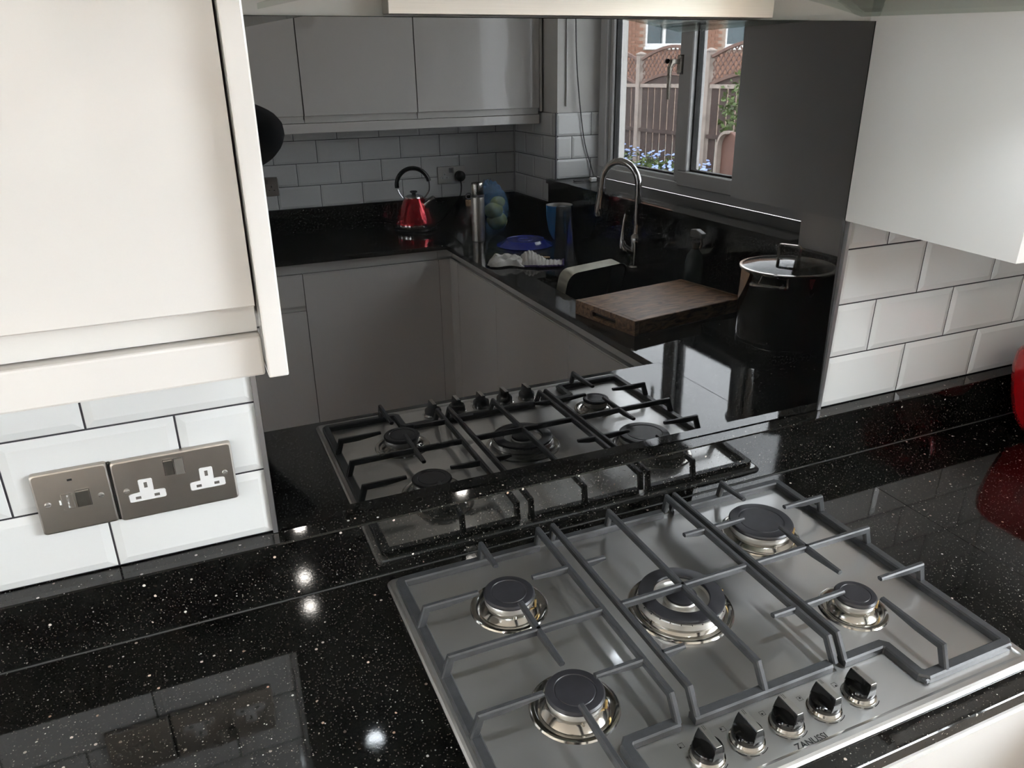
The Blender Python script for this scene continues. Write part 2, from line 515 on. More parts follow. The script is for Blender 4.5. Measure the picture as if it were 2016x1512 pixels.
def smooth_path(pts, n=6):
    """Catmull-Rom through the points"""
    P = [Vector(p) for p in pts]; out = []
    for i in range(len(P)-1):
        p0, p1, p2, p3 = P[max(i-1, 0)], P[i], P[i+1], P[min(i+2, len(P)-1)]
        for k in range(n):
            t = k/n
            out.append(0.5*((2*p1) + (-p0+p2)*t + (2*p0-5*p1+4*p2-p3)*t*t + (-p0+3*p1-3*p2+p3)*t**3))
    out.append(P[-1])
    return out

# ------------------------------------------------------------------ the room
XL_, XR_ = -3.20, 1.689
XW = -1.20          # plaster faces
YB, YF = 0.022, -2.852
ZF, ZC = -0.90, 1.50
P, H, G = 0.2025, 0.1025, 0.0026
HU, HF = 0.0995, 0.122           # heights of the two upstands
floor = MB().box(XL_-0.2, 2.1, YF-0.2, 0.25, ZF-0.1, ZF).build('floor', 'floor_oak', kind='structure', label='brown oak laminate kitchen floor')
ceiling = MB().box(XL_-0.2, 2.1, YF-0.2, 0.25, ZC, ZC+0.12).build('ceiling', 'ceiling_paint', kind='structure', label='white painted kitchen ceiling')
DX0, DX1, DZ1 = -3.10, -1.30, 1.20
wbk = MB()
wbk.box(DX1, 2.1, YB, 0.22, ZF, ZC); wbk.box(XL_-0.2, DX0, YB, 0.22, ZF, ZC); wbk.box(DX0, DX1, YB, 0.22, DZ1, ZC)
wall_back = wbk.build('wall_back', 'plaster', kind='structure', label='wall behind the gas hob, with an added glazed door further along')
added_door = thing('added_door', ((DX0+DX1)/2, 0.12, ZF), 'unseen glazed double door added along the hob wall to let daylight in', None, kind='structure')  # unseen door, added so daylight reaches the far cabinet fronts
for xa, xb in ((DX0+0.004, -2.202), (-2.198, DX1-0.004)):
    f_ = MB(); q_ = 0.09
    f_.box(xa, xb, 0.10, 0.16, ZF+0.01, ZF+0.01+q_); f_.box(xa, xb, 0.10, 0.16, DZ1-0.004-q_, DZ1-0.004)
    f_.box(xa, xa+q_, 0.10, 0.16, ZF+0.01+q_, DZ1-0.004-q_); f_.box(xb-q_, xb, 0.10, 0.16, ZF+0.01+q_, DZ1-0.004-q_)
    lf_ = f_.build('leaf', 'upvc', added_door)
    MB().box(xa+q_, xb-q_, 0.128, 0.132, ZF+0.01+q_, DZ1-0.004-q_).build('pane', 'window_glass', lf_)
    MB().box(-2.255 if xa < -2.5 else -2.175, -2.225 if xa < -2.5 else -2.145, 0.070, 0.099, 0.05, 0.20, bevel=0.004).build('handle', 'handle_metal', lf_)
wall_front = MB().box(XL_-0.2, 2.1, YF-0.18, YF, ZF, ZC).build('wall_front', 'plaster', kind='structure', label='wall behind the red kettle')
VY0, VY1, VZ0, VZ1 = -1.95, -1.00, 0.12, 1.08
wl = MB()
wl.box(XL_-0.2, XL_, YF, VY0, ZF, ZC); wl.box(XL_-0.2, XL_, VY1, YB, ZF, ZC); wl.box(XL_-0.2, XL_, VY0, VY1, ZF, VZ0); wl.box(XL_-0.2, XL_, VY0, VY1, VZ1, ZC)
wall_left = wl.build('wall_left', 'plaster', kind='structure', label='end wall of the kitchen with a small added window')
added_window = thing('added_window', (XL_-0.1, -1.475, VZ0), 'small unseen window added in the end wall to let daylight in', None, kind='structure')  # unseen window, added to light the right cabinet's side panel
f_ = MB(); q_ = 0.06
f_.box(XL_-0.14, XL_-0.07, VY0+0.002, VY1-0.002, VZ0+0.002, VZ0+q_); f_.box(XL_-0.14, XL_-0.07, VY0+0.002, VY1-0.002, VZ1-q_, VZ1-0.002)
f_.box(XL_-0.14, XL_-0.07, VY0+0.002, VY0+q_, VZ0+q_, VZ1-q_); f_.box(XL_-0.14, XL_-0.07, VY1-q_, VY1-0.002, VZ0+q_, VZ1-q_)
f_.build('frame', 'upvc', added_window)
MB().box(XL_-0.107, XL_-0.103, VY0+q_, VY1-q_, VZ0+q_, VZ1-q_).build('pane', 'window_glass', added_window)
WY0, WY1, WZ0, WZ1 = -2.362, -0.75, 0.217, 1.26
wr = MB()
wr.box(XR_, 2.05, YF, WY0, ZF, ZC); wr.box(XR_, 2.05, WY1, YB, ZF, ZC)
wr.box(XR_, 2.05, WY0, WY1, ZF, WZ0); wr.box(XR_, 2.05, WY0, WY1, WZ1, ZC)
wall_right = wr.build('wall_right', 'plaster', kind='structure', label='wall with the window over the sink')

# tiles: bevelled metro tiles, each one a piece of the wall it hangs on
TCACHE = {}
def tile(parent, u0, u1, z0, z1, face, axis):
    """face: coordinate of the glazed face; axis: outward normal of the wall"""
    w_, h_ = u1-u0, z1-z0
    key = (round(w_, 4), round(h_, 4), axis)
    sg = 1 if axis[0] == '+' else -1
    def pos(u, z, d):
        return (u, -sg*d, z) if axis[1] == 'y' else (-sg*d, u, z)
    if key not in TCACHE:
        rings_ = []
        for ins, d in ((0, 0.011), (0, 0.0030), (0.0008, 0.0024), (0.0105, 0.0)):
            ins = min(ins, w_*0.3, h_*0.3)
            rings_.append([pos(ins, ins, d), pos(w_-ins, ins, d), pos(w_-ins, h_-ins, d), pos(ins, h_-ins, d)])
        TCACHE[key] = MB().rings(rings_).data('tile', 'tile', (0, 0, 0))
    o = bpy.data.objects.new('tile', TCACHE[key])
    ROOT.objects.link(o); o.parent = parent
    p = Vector((u0, face, z0)) if axis[1] == 'y' else Vector((face, u0, z0))
    o.location = p - ORG[parent.name]
    ORG[o.name] = p
def tile_rows(parent, face, axis, ua, ub, zbase, rows, joint, ztop=None, zmin=None):
    """brick-bond rows from zbase up; joint(k) gives one joint position in row k"""
    for k in range(rows):
        z0 = zbase + k*H + G/2; z1 = zbase + (k+1)*H - G/2
        if zmin: z0 = max(z0, zmin)
        if ztop: z1 = min(z1, ztop)
        if z1-z0 < 0.008: continue
        j = joint(k)
        j -= math.ceil((j-ua)/P)*P
        while j < ub:
            a, b_ = max(j, ua)+G/2, min(j+P, ub)-G/2
            if b_-a > 0.006:
                tile(parent, a, b_, z0, z1, face, axis)
            j += P
def grout(parent, *a):
    MB().box(*a).build('grout', 'grout', parent)
XGL, XGR = 0.0746, 1.0872
grout(wall_back, -0.80, XGL, 0.0035, YB, HU, 0.515)
tile_rows(wall_back, 0.0, '-y', -0.80, XGL+G/2, HU, 4, lambda k: -0.1271 + (0 if k % 2 == 0 else P/2))
grout(wall_back, XGR, 1.677, 0.0035, YB, HU, 0.515)
tile_rows(wall_back, 0.0, '-y', XGR-G/2, 1.677, HU, 4, lambda k: 1.2889 + (0 if k % 2 == 0 else P/2))
grout(wall_front, -0.60, 1.677, YF, -2.8436, HF-0.02, HF+4*H)
tile_rows(wall_front, -2.84, '+y', -0.60, 1.677, HF, 4, lambda k: 0.5633 + (0 if k % 2 == 1 else P/2))
grout(wall_right, 1.6805, XR_, -2.84, -2.352, HF-0.02, HF+4*H)
tile_rows(wall_right, 1.677, '-x', -2.84, -2.3525, HF, 4, lambda k: -2.60 + (0 if k % 2 == 1 else P/2))
grout(wall_right, 1.68, 1.90, WY0, -2.3536, 0.237, HF+4*H)
tile_rows(wall_right, -2.35, '+y', 1.680, 1.902, HF, 4, lambda k: 1.76 + (0 if k % 2 == 0 else P/2), zmin=0.2395)
# tile edging strips
trim_1 = MB().box(XGL-0.0012, 0.0800, -0.0030, YB, HU, 0.60).build('trim_1', 'trim_aluminium', kind='structure', label='light metal tile edging left of the black glass')
trim_2 = MB().box(1.0808, XGR+0.0008, -0.0040, YB, HU, 0.4590).build('trim_2', 'trim_aluminium', kind='structure', label='grey metal tile edging right of the black glass')
trim_3 = MB().box(1.6745, 1.681, -2.3535, -2.3465, 0.238, HF+4*H+0.002).build('trim_3', 'cable_grey', kind='structure', label='dark tile edging on the corner of the window recess')

# window over the sink
win = thing('window_1', (1.93, -1.55, 0.237), 'white plastic casement window over the sink', None, kind='structure')
FX0, FX1 = 1.900, 1.965
fr = MB()
for a in ((-2.352, -0.752, 0.237, 0.285), (-2.352, -0.752, 1.20, 1.258), (-2.352, -2.287, 0.285, 1.20), (-0.82, -0.752, 0.285, 1.20), (-1.715, -1.655, 0.285, 1.20)):
    fr.box(FX0, FX1, *a, bevel=0.003)
fr.build('frame', 'upvc', win)
def sash(y0, y1, z0, z1, wd, x0, x1, nm):
    f = MB()
    f.box(x0, x1, y0, y1, z0, z0+wd, bevel=0.004); f.box(x0, x1, y0, y1, z1-wd, z1, bevel=0.004)
    f.box(x0, x1, y0, y0+wd, z0+wd, z1-wd, bevel=0.004); f.box(x0, x1, y1-wd, y1, z0+wd, z1-wd, bevel=0.004)
    s_ = f.build(nm, 'upvc', win)
    g = MB(); q = 0.008; a0, a1, b0, b1 = y0+wd, y1-wd, z0+wd, z1-wd; xm = (x0+x1)/2
    g.box(xm-0.012, xm+0.012, a0-0.001, a0+q, b0, b1); g.box(xm-0.012, xm+0.012, a1-q, a1+0.001, b0, b1)
    g.box(xm-0.012, xm+0.012, a0, a1, b0-0.001, b0+q); g.box(xm-0.012, xm+0.012, a0, a1, b1-q, b1+0.001)
    g.build('gasket', 'gasket', s_)
    MB().box(xm-0.002, xm+0.002, a0, a1, b0, b1).build('pane', 'window_glass', s_)
    return s_
sash(-2.287, -1.712, 0.272, 1.212, 0.032, 1.915, 1.962, 'fixed_sash')
s2 = sash(-1.668, -0.812, 0.275, 1.215, 0.058, 1.880, 1.945, 'opening_sash')
hd = MB()
hd.box(1.872, 1.901, -1.700, -1.672, 0.690, 0.760, bevel=0.004)
hd.bar([(1.874, -1.686, 0.735), (1.845, -1.688, 0.737), (1.836, -1.690, 0.715), (1.838, -1.694, 0.600)], (0, 1, 0), [0.020, 0.020, 0.018, 0.014], [0.018, 0.016, 0.012, 0.010])
wh = hd.build('window_handle', 'handle_metal', win)
MB().lathe([(0, 0), (0.009, 0), (0.010, 0.006), (0.006, 0.012), (0, 0.012)], (1.842, -1.712, 0.738), 14, axis=(-0.2, -1, 0)).build('lock_button', 'black_plastic', wh)

# ceiling downlights
for i, (x, y, lb) in enumerate(((0.29, -1.98, 'recessed ceiling downlight above the middle of the floor'),
                                (1.05, -1.98, 'recessed ceiling downlight nearest the red kettle and sink'),
                                (-1.05, -1.98, 'added ceiling downlight near the end wall, brightening the room'))):  # the last one is added to brighten the far doors and side panel
    t = thing('downlight', (x, y, ZC), lb, 'ceiling light', 'recessed ceiling downlights')
    MB().lathe([(0.022, 0.0), (0.030, -0.006), (0.044, -0.006), (0.046, 0.0)], (x, y, ZC), 24).build('bezel', 'polished_steel', t)
    MB().lathe([(0, -0.001), (0.022, -0.001), (0.022, 0.0)], (x, y, ZC), 20).build('lamp_face', 'lamp_face', t)
    ld = bpy.data.lights.new('downlight_beam', 'SPOT')
    ld.energy = LAMP_W; ld.spot_size = math.radians(150); ld.spot_blend = 0.6; ld.shadow_soft_size = 0.022
    ld.color = (1.0, 0.95, 0.88)
    lo = bpy.data.objects.new('downlight_beam', ld)
    ROOT.objects.link(lo); lo.parent = t; lo.location = (0, 0, -0.012)

# ------------------------------------------------------------------ stone worktops, upstands, sill
MB().box(XW, 1.1090, -0.580, YB, -0.020, 0.0, bevel=0.0015).build('worktop', 'granite', label='black speckled granite worktop under the gas hob', cat='worktop', group='granite worktops')
SX0, SX1, SY0, SY1 = 1.195, 1.575, -1.535, -1.000
wt = MB()
for a in ((1.1102, 1.684, -0.580, YB), (1.092, 1.684, SY1, -0.580), (1.092, SX0, SY0, SY1), (SX1, 1.684, SY0, SY1), (1.092, 1.684, -2.2600, SY0)):
    wt.box(*a, -0.020, 0.0)
wt.box(1.1091, 1.1101, -0.579, YB, -0.019, -0.0001)
wt.build('worktop', 'granite', label='black speckled granite worktop under the window, with the sink cut into it', cat='worktop', group='granite worktops')
MB().box(-0.60, 1.684, YF, -2.2612, -0.020, 0.0, bevel=0.0015).build('worktop', 'granite', label='black speckled granite worktop under the red kettle', cat='worktop', group='granite worktops')
up_ = MB()
up_.prism([(-0.0308, 0.0004), (-0.0308-0.0131*(HU-0.003), HU-0.003), (-0.0300, HU-0.001), (YB-0.0005, HU-0.001), (YB-0.0005, 0.0004)], 'x', XW, 1.684)      # its face leans out a little
up_.build('upstand', 'granite', label='black granite upstand along the wall behind the hob', cat='upstand')
MB().box(-0.60, 1.676, -2.846, -2.822, 0.0004, HF-0.001, bevel=0.0015).build('upstand', 'granite', label='black granite upstand behind the red kettle', cat='upstand')
MB().box(1.662, 1.684, -2.821, -2.403, 0.0004, HF-0.001, bevel=0.0015).build('upstand', 'granite', label='short black granite upstand in the corner beside the window', cat='upstand')
sp = thing('sill_splashback', (1.665, -1.45, 0), 'black granite splashback and window sill behind the sink tap', 'splashback')
MB().box(1.662, 1.686, -2.402, -0.033, 0.0004, 0.2165).build('panel', 'granite', sp)
MB().box(1.652, 1.898, -2.349, -0.752, 0.217, 0.2365, bevel=0.0015).build('sill', 'granite', sp)
MB().box(1.652, 1.688, -2.405, -2.349, 0.217, 0.2365).build('sill_end', 'granite', sp)

# ------------------------------------------------------------------ black glass splashback (leans back by a degree)
TX, TZ = 0.0188, -0.0036
def gy(x, z): return TZ*(x-0.5) + TX*(z-0.1)
gx0, gx1, gz0, gz1 = 0.0803, 1.0805, HU, 0.7718
def gring(ins, d):
    return [(x, gy(x, z)+d, z) for x, z in ((gx0+ins, gz0+ins), (gx1-ins, gz0+ins), (gx1-ins, gz1-ins), (gx0+ins, gz1-ins))]
MB().rings([gring(0, 0.0065), gring(0, 0.0008), gring(0.0008, 0.0)], cap0=True).build('glass_splashback', 'black_glass', label='glossy black glass splashback behind the hob, mirroring the kitchen', cat='splashback')

# ------------------------------------------------------------------ wall cabinets beside the hood
ct = thing('wall_cabinet', (-0.24, -0.15, 0.46), 'glossy cream wall cabinet above the steel sockets', 'wall cabinet')
MB().box(-0.56, 0.0710, -0.270, 0.0215, 0.512, 1.30).build('carcass', 'carcass', ct)
d_ = MB(); d_.prism([(-0.2950, 0.5285), (-0.2935, 0.5272), (-0.2770, 0.5272), (-0.2735, 0.5240), (-0.2735, 1.295), (-0.2950, 1.295)], 'x', -0.5560, 0.0692)
d1 = d_.build('door', 'door_gloss', ct)
MB().box(-0.5560, 0.0692, -0.2815, -0.2705, 0.5000, 0.5275).build('handle_recess', 'panel_gloss', d1)
MB().box(-0.56, 0.0705, -0.2960, -0.2600, 0.4607, 0.4985, bevel=0.0025, seg=2).build('pelmet', 'door_gloss', ct)
MB().box(0.0716, 0.0896, -0.3100, -0.0035, 0.4626, 1.30, bevel=0.0016, seg=2).build('end_panel', 'door_gloss', ct)
MB().box(0.0716, 0.0896, -0.0035, 0.0080, 0.605, 1.30).build('scribe', 'carcass', ct)
cr = thing('wall_cabinet', (1.38, -0.15, 0.46), 'cream wall cabinet with a plain side panel right of the cooker hood', 'wall cabinet')
MB().prism([(-0.3080, 0.4595), (TX*0.36-0.0030, 0.4595), (TX*0.6718-0.0030, 0.7718), (0.0215, 0.7722), (0.0215, 1.30), (-0.3080, 1.30)], 'x', 1.0769, 1.0949).build('end_panel', 'panel_gloss', cr)
MB().box(1.0955, 1.674, -0.270, 0.0, 0.5170, 1.30).build('carcass', 'carcass', cr)
for xa, xb in ((1.0965, 1.384), (1.387, 1.674)):
    dd = MB().box(xa, xb, -0.2930, -0.2710, 0.5270, 1.295, bevel=0.002).build('door', 'door_gloss', cr)
    MB().box(xa, xb, -0.2800, -0.2705, 0.5030, 0.5265).build('handle_recess', 'panel_gloss', dd)
MB().box(1.0955, 1.674, -0.2930, -0.2600, 0.4595, 0.4985, bevel=0.002).build('pelmet', 'door_gloss', cr)

# far wall cabinets
YC = -2.500
for xa, xb, lb in ((0.075, 0.5700, 'cream gloss wall cabinet left of the double door pair, behind the black sleeve'), (0.5730, 1.0675, 'cream gloss wall cabinet above the red kettle'), (1.0705, 1.6630, 'cream gloss wall cabinet nearest the window, catching its reflection'), (-0.45, 0.072, 'cream gloss wall cabinet at the open end of the far row')):
    t = thing('wall_cabinet', ((xa+xb)/2, -2.67, 0.52), lb, 'wall cabinet', 'wall cabinets on the far wall')
    MB().box(xa, xb, -2.838, YC-0.0225, 0.536, 1.30).build('carcass', 'carcass', t)
    q = MB(); q.prism([(YC, 0.5530), (YC-0.0015, 0.5518), (YC-0.021, 0.5518), (YC-0.021, 1.295), (YC, 1.295)], 'x', xa+0.001, xb-0.001)
    dd = q.build('door', 'door_gloss', t)
    MB().box(xa+0.001, xb-0.001, YC-0.0222, YC-0.0135, 0.5245, 0.5520).build('handle_recess', 'panel_gloss', dd)
MB().box(-0.45, 1.6630, -2.534, YC, 0.4816, 0.5220, bevel=0.002).build('pelmet', 'door_gloss', label='long cream light pelmet under the far wall cabinets', cat='pelmet')
MB().box(1.6640, 1.6755, -2.838, YC+0.002, 0.536, 1.30).build('filler_strip', 'panel_gloss', label='narrow cream filler strip between the far wall cabinets and the window wall', cat='filler')

# ------------------------------------------------------------------ base cabinets
def base_unit(axis, a, b_, face, lb, drawers=False, group=None):
    """axis 'x': unit runs along x, door faces +/-y at face; axis 'y': runs along y, door faces -x at face"""
    sgn = {'hob': -1, 'far': 1, 'win': -1}[axis]
    run_x = axis != 'win'
    def bx(m_, u0, u1, d0, d1, z0, z1, bevel=0):
        lo_, hi_ = sorted((face + sgn*d0, face + sgn*d1))
        if run_x: m_.box(u0, u1, lo_, hi_, z0, z1, bevel)
        else: m_.box(lo_, hi_, u0, u1, z0, z1, bevel)
        return m_
    c = ((a+b_)/2, face) if run_x else (face, (a+b_)/2)
    t = thing('base_cabinet', (c[0], c[1], ZF), lb, 'base cabinet', group)
    bx(MB(), a+0.001, b_-0.001, -0.50, -0.024, -0.78, -0.0215 if axis != 'win' else -0.24).build('carcass', 'carcass', t)
    bx(MB(), a, b_, -0.0235, -0.018, -0.064, -0.0215).build('handle_rail', 'rail' if axis == 'hob' else 'panel_gloss', t)
    if axis == 'win':
        bx(MB(), a, b_, -0.030, -0.0236, -0.24, -0.0215).build('front_rail', 'carcass', t)
    zs = [(-0.770, -0.066)] if not drawers else [(-0.770, -0.226), (-0.200, -0.066)]
    for z0, z1 in zs:
        dd = bx(MB(), a+0.0016, b_-0.0016, -0.0225, 0.0, z0, z1-0.004)
        bx(dd, a+0.0016, b_-0.0016, -0.0225, -0.003, z1-0.004, z1)
        dd.build('door' if z1-z0 > 0.3 else 'drawer', 'door_gloss', t)
    if drawers:
        bx(MB(), a, b_, -0.0235, -0.018, -0.226, -0.199).build('handle_rail', 'panel_gloss', t)
    bx(MB(), a, b_, -0.075, -0.060, ZF+0.002, -0.782).build('plinth', 'plinth', t)
base_unit('hob', -1.20, -0.612, -0.560, 'white gloss base cabinet at the open end of the hob worktop', group='base cabinets under the hob worktop')
base_unit('hob', -0.612, -0.012, -0.560, 'white gloss base cabinet left of the hob, under the sockets', group='base cabinets under the hob worktop')
base_unit('hob', -0.012, 0.588, -0.560, 'white gloss base cabinet below the left half of the hob', group='base cabinets under the hob worktop')
base_unit('hob', 0.588, 1.088, -0.560, 'white gloss base cabinet below the right half of the hob', group='base cabinets under the hob worktop')
base_unit('win', -1.098, -0.582, 1.110, 'white gloss base cabinet below the chopping board', group='base cabinets under the window')
base_unit('win', -1.725, -1.098, 1.110, 'white gloss base cabinet below the sink', group='base cabinets under the window')
base_unit('win', -2.172, -1.725, 1.110, 'white gloss base cabinet below the crocheted cloth, by the inner corner', group='base cabinets under the window')
base_unit('far', 0.457, 1.058, -2.275, 'wide white gloss base cabinet below the red kettle', group='base cabinets on the far wall')
base_unit('far', -0.145, 0.457, -2.275, 'white gloss drawer unit left of the wide base cabinet', True, group='base cabinets on the far wall')
cp = MB(); cp.box(1.0585, 1.110, -2.285, -2.275, -0.77, -0.066); cp.box(1.110, 1.120, -2.275, -2.1735, -0.77, -0.066); cp.box(1.110, 1.120, -2.285, -2.275, -0.77, -0.066)
cp.box(1.0585, 1.130, -2.2985, -2.293, -0.064, -0.0215); cp.box(1.128, 1.1335, -2.293, -2.1735, -0.064, -0.0215)
cp.build('corner_post', 'door_gloss', label='white gloss corner post where the far and window cabinets meet', cat='corner post')

# ------------------------------------------------------------------ cooker hood with an arched glass canopy
HX = 0.586
hood = thing('cooker_hood', (HX, -0.20, 0.7735), 'stainless cooker hood with an arched glass canopy over the hob', 'cooker hood')
MB().box(0.287, 0.859, -0.006, 0.0205, 0.7735, 0.845, bevel=0.001).build('back_plate', 'hood_steel', hood)
hb = MB(); hb.prism([(-0.0065, 0.832), (-0.36, 0.842), (-0.36, 0.90), (-0.0065, 0.90)], 'x', 0.287, 0.859, bevel=0.003)
hbody = hb.build('body', 'hood_steel', hood)
for xa in (0.335, 0.580):
    MB().box(xa, xa+0.230, -0.30, -0.06, 0.8300, 0.8335, bevel=0.001).build('grease_filter', 'aluminium', hbody)
MB().box(HX-0.12, HX+0.12, -0.24, 0.0205, 0.90, 1.495, bevel=0.002).build('chimney', 'hood_steel', hood)
def arch(x): return 0.7765 + 0.050*(1-((x-HX)/0.45)**2)
gl = MB(); n_ = 28; vs = []; fs = []
for k in range(n_+1):
    x = HX-0.447 + 0.894*k/n_
    dep = -0.455 - 0.03*(1-((x-HX)/0.45)**2)
    z = arch(x)
    for yy, zz in ((-0.002 if abs(x-HX) > 0.28 else -0.007, z), (dep, z), (dep, z+0.006), (-0.002 if abs(x-HX) > 0.28 else -0.007, z+0.006)):
        vs.append((x, yy, zz))
for k in range(n_):
    for q in range(4):
        fs.append([k*4+q, k*4+(q+1) % 4, k*4+4+(q+1) % 4, k*4+4+q])
fs.append([0, 1, 2, 3]); fs.append([n_*4+3, n_*4+2, n_*4+1, n_*4])
gl.add(vs, fs)
gl.build('glass_canopy', 'hood_glass', hood)

# two cool LED lamps under the canopy
for lx in (0.252, 0.920):
    zl = arch(lx) - 0.0008
    MB().lathe([(0.021, zl+0.003), (0.024, zl-0.001), (0.029, zl-0.001), (0.031, zl+0.003)], (lx, -0.352, 0), 24).build('lamp_bezel', 'polished_steel', hood)
    MB().lathe([(0, zl), (0.021, zl), (0.021, zl+0.003)], (lx, -0.352, 0), 20).build('lamp', 'led_face', hood)
    ld = bpy.data.lights.new('hood_lamp_beam', 'SPOT')
    ld.energy = LED_W; ld.spot_size = math.radians(112); ld.spot_blend = 0.8; ld.shadow_soft_size = 0.018
    ld.color = (0.86, 0.93, 1.0)
    lo = bpy.data.objects.new('hood_lamp_beam', ld)
    ROOT.objects.link(lo); lo.parent = hood; lo.location = Vector((lx, -0.352, zl-0.004)) - ORG[hood.name]
MB().box(XW, 1.660, -0.0330, -0.0309, 0.0001, 0.0010).build('seal_strip', 'seal_grey', label='thin grey seal line between the hob worktop and its upstand', cat='seal')

# ------------------------------------------------------------------ gas hob
CX = 0.588
hob = thing('gas_hob', (CX, -0.302, 0.0), 'stainless five-burner gas hob with cast iron pan supports', 'hob')
hx0, hx1, hy0, hy1 = 0.2185, 0.9555, -0.553, -0.0507
tr = MB()
tr.rings([rrect(hx0+i, hx1-i, hy0+i, hy1-i, rr, z) for i, z, rr in ((0.0, 0.0003, 0.010), (0.0, 0.0020, 0.010), (0.0025, 0.0050, 0.009), (0.0060, 0.0062, 0.008),
          (0.0125, 0.0062, 0.006), (0.0150, 0.0052, 0.006), (0.0170, 0.0040, 0.006))])
tray = tr.build('tray', 'hob_steel', hob)
# front corner notches of the control strip, pressed seam lines
ZT = 0.0460                               # top of the bars
WB, HB = 0.0082, 0.0110
def zt(h=HB): return ZT - h/2
def xbar(m_, y, pts, hs=None):
    """bar in the xz plane"""
    m_.bar([(x, y, z) for x, z in pts], (0, 1, 0), WB, hs or HB)
def ybar(m_, x, pts, hs=None):
    m_.bar([(x, y, z) for y, z in pts], (1, 0, 0), WB, hs or HB)
def rail(m_, pts, wd=0.0145, z0=0.0042, z1=0.0150):
    """low rail of the pan support, mitred in plan"""
    n = len(pts); L = []; R = []
    for i in range(n):
        p = Vector(pts[i]); d1 = (p - Vector(pts[i-1])).normalized() if i else (Vector(pts[1])-p).normalized()
        d2 = (Vector(pts[i+1]) - p).normalized() if i < n-1 else d1
        nn = Vector((-(d1+d2).y, (d1+d2).x)).normalized()
        k = 1/max(0.5, nn.dot(Vector((-d1.y, d1.x))))
        L.append(p + nn*wd/2*k); R.append(p - nn*wd/2*k)
    c = 0.0022
    vs = []; fs = []
    for l, r_ in zip(L, R):
        e = (l-r_).normalized()*c
        vs += [(l.x, l.y, z0), (l.x, l.y, z1-c), (l.x-e.x, l.y-e.y, z1), (r_.x+e.x, r_.y+e.y, z1), (r_.x, r_.y, z1-c), (r_.x, r_.y, z0)]
    for i in range(n-1):
        for q in range(6):
            fs.append([i*6+q, i*6+(q+1) % 6, i*6+6+(q+1) % 6, i*6+6+q])
    fs.append(list(range(6))); fs.append([(n-1)*6+q for q in range(6)][::-1])
    m_.add(vs, fs)
def side_support(mir):
    """right-hand pan support; mir=-1 mirrors it to the left"""
    m_ = MB()
    # plan rails: round the outside, with the notch beside the controls
    rail(m_, [(0.714, -0.0700), (0.936, -0.0700), (0.9400, -0.0740), (0.9400, -0.513), (0.936, -0.5175), (0.793, -0.5175), (0.787, -0.5115), (0.787, -0.4600), (0.7815, -0.4540), (0.714, -0.4540)])
    m_.box(0.7825, 0.7915, -0.525, -0.506, 0.0045, 0.012, bevel=0.002)
    for y0_ in (0,):
        ybar(m_, 0.7155, [(-0.0690, 0.0120), (-0.0745, zt()), (-0.4370, zt()), (-0.4550, 0.0120)])
    ybar(m_, 0.812, [(-0.0690, 0.0120), (-0.0750, zt()), (-0.1330, zt(0.006))], [HB, HB, 0.006])
    ybar(m_, 0.812, [(-0.2200, zt(0.006)), (-0.262, zt()), (-0.292, zt()), (-0.3455, zt(0.006))], [0.006, HB, HB, 0.006])
    ybar(m_, 0.8215, [(-0.4120, zt(0.006)), (-0.470, zt()), (-0.5080, zt()), (-0.5185, 0.0120)], [0.006, HB, HB, HB])
    xbar(m_, -0.2775, [(0.7165, zt()), (0.9330, zt()), (0.9420, 0.0120)])
    for y_, tip, st in ((-0.1775, 0.8575, 0.7745), (-0.3785, 0.8535, 0.7845)):
        xbar(m_, y_, [(tip, zt(0.006)), (0.900, zt()), (0.9330, zt()), (0.9420, 0.0120)], [0.006, HB, HB, HB])
        xbar(m_, y_, [(0.7165, zt()), (0.735, zt()), (st, zt(0.006))], [HB, HB, 0.006])
    if mir < 0:
        m_.v = [(2*CX-x, y, z) for x, y, z in m_.v]
        m_.f = [f[::-1] for f in m_.f]
    return m_
side_support(1).build('pan_support', 'cast_iron', hob)
side_support(-1).build('pan_support', 'cast_iron', hob)
cs = MB()
rail(cs, [(0.4825, -0.0700), (0.6935, -0.0700)]); rail(cs, [(0.4825, -0.4540), (0.6935, -0.4540)])
for x in (0.4865, 0.7000):
    ybar(cs, x, [(-0.0690, 0.0120), (-0.0745, zt()), (-0.4370, zt()), (-0.4550, 0.0120)])
ybar(cs, CX, [(-0.0690, 0.0120), (-0.0745, zt()), (-0.4370, zt()), (-0.4550, 0.0120)])
xbar(cs, -0.2775, [(0.4865, zt()), (0.7000, zt())])
for y_ in (-0.1775, -0.3790):
    xbar(cs, y_, [(0.4865, zt()), (0.500, zt()), (0.5200, zt(0.006))], [HB, HB, 0.006])
    xbar(cs, y_, [(0.7000, zt()), (0.686, zt()), (0.6610, zt(0.006))], [HB, HB, 0.006])
cs.build('pan_support', 'cast_iron', hob)
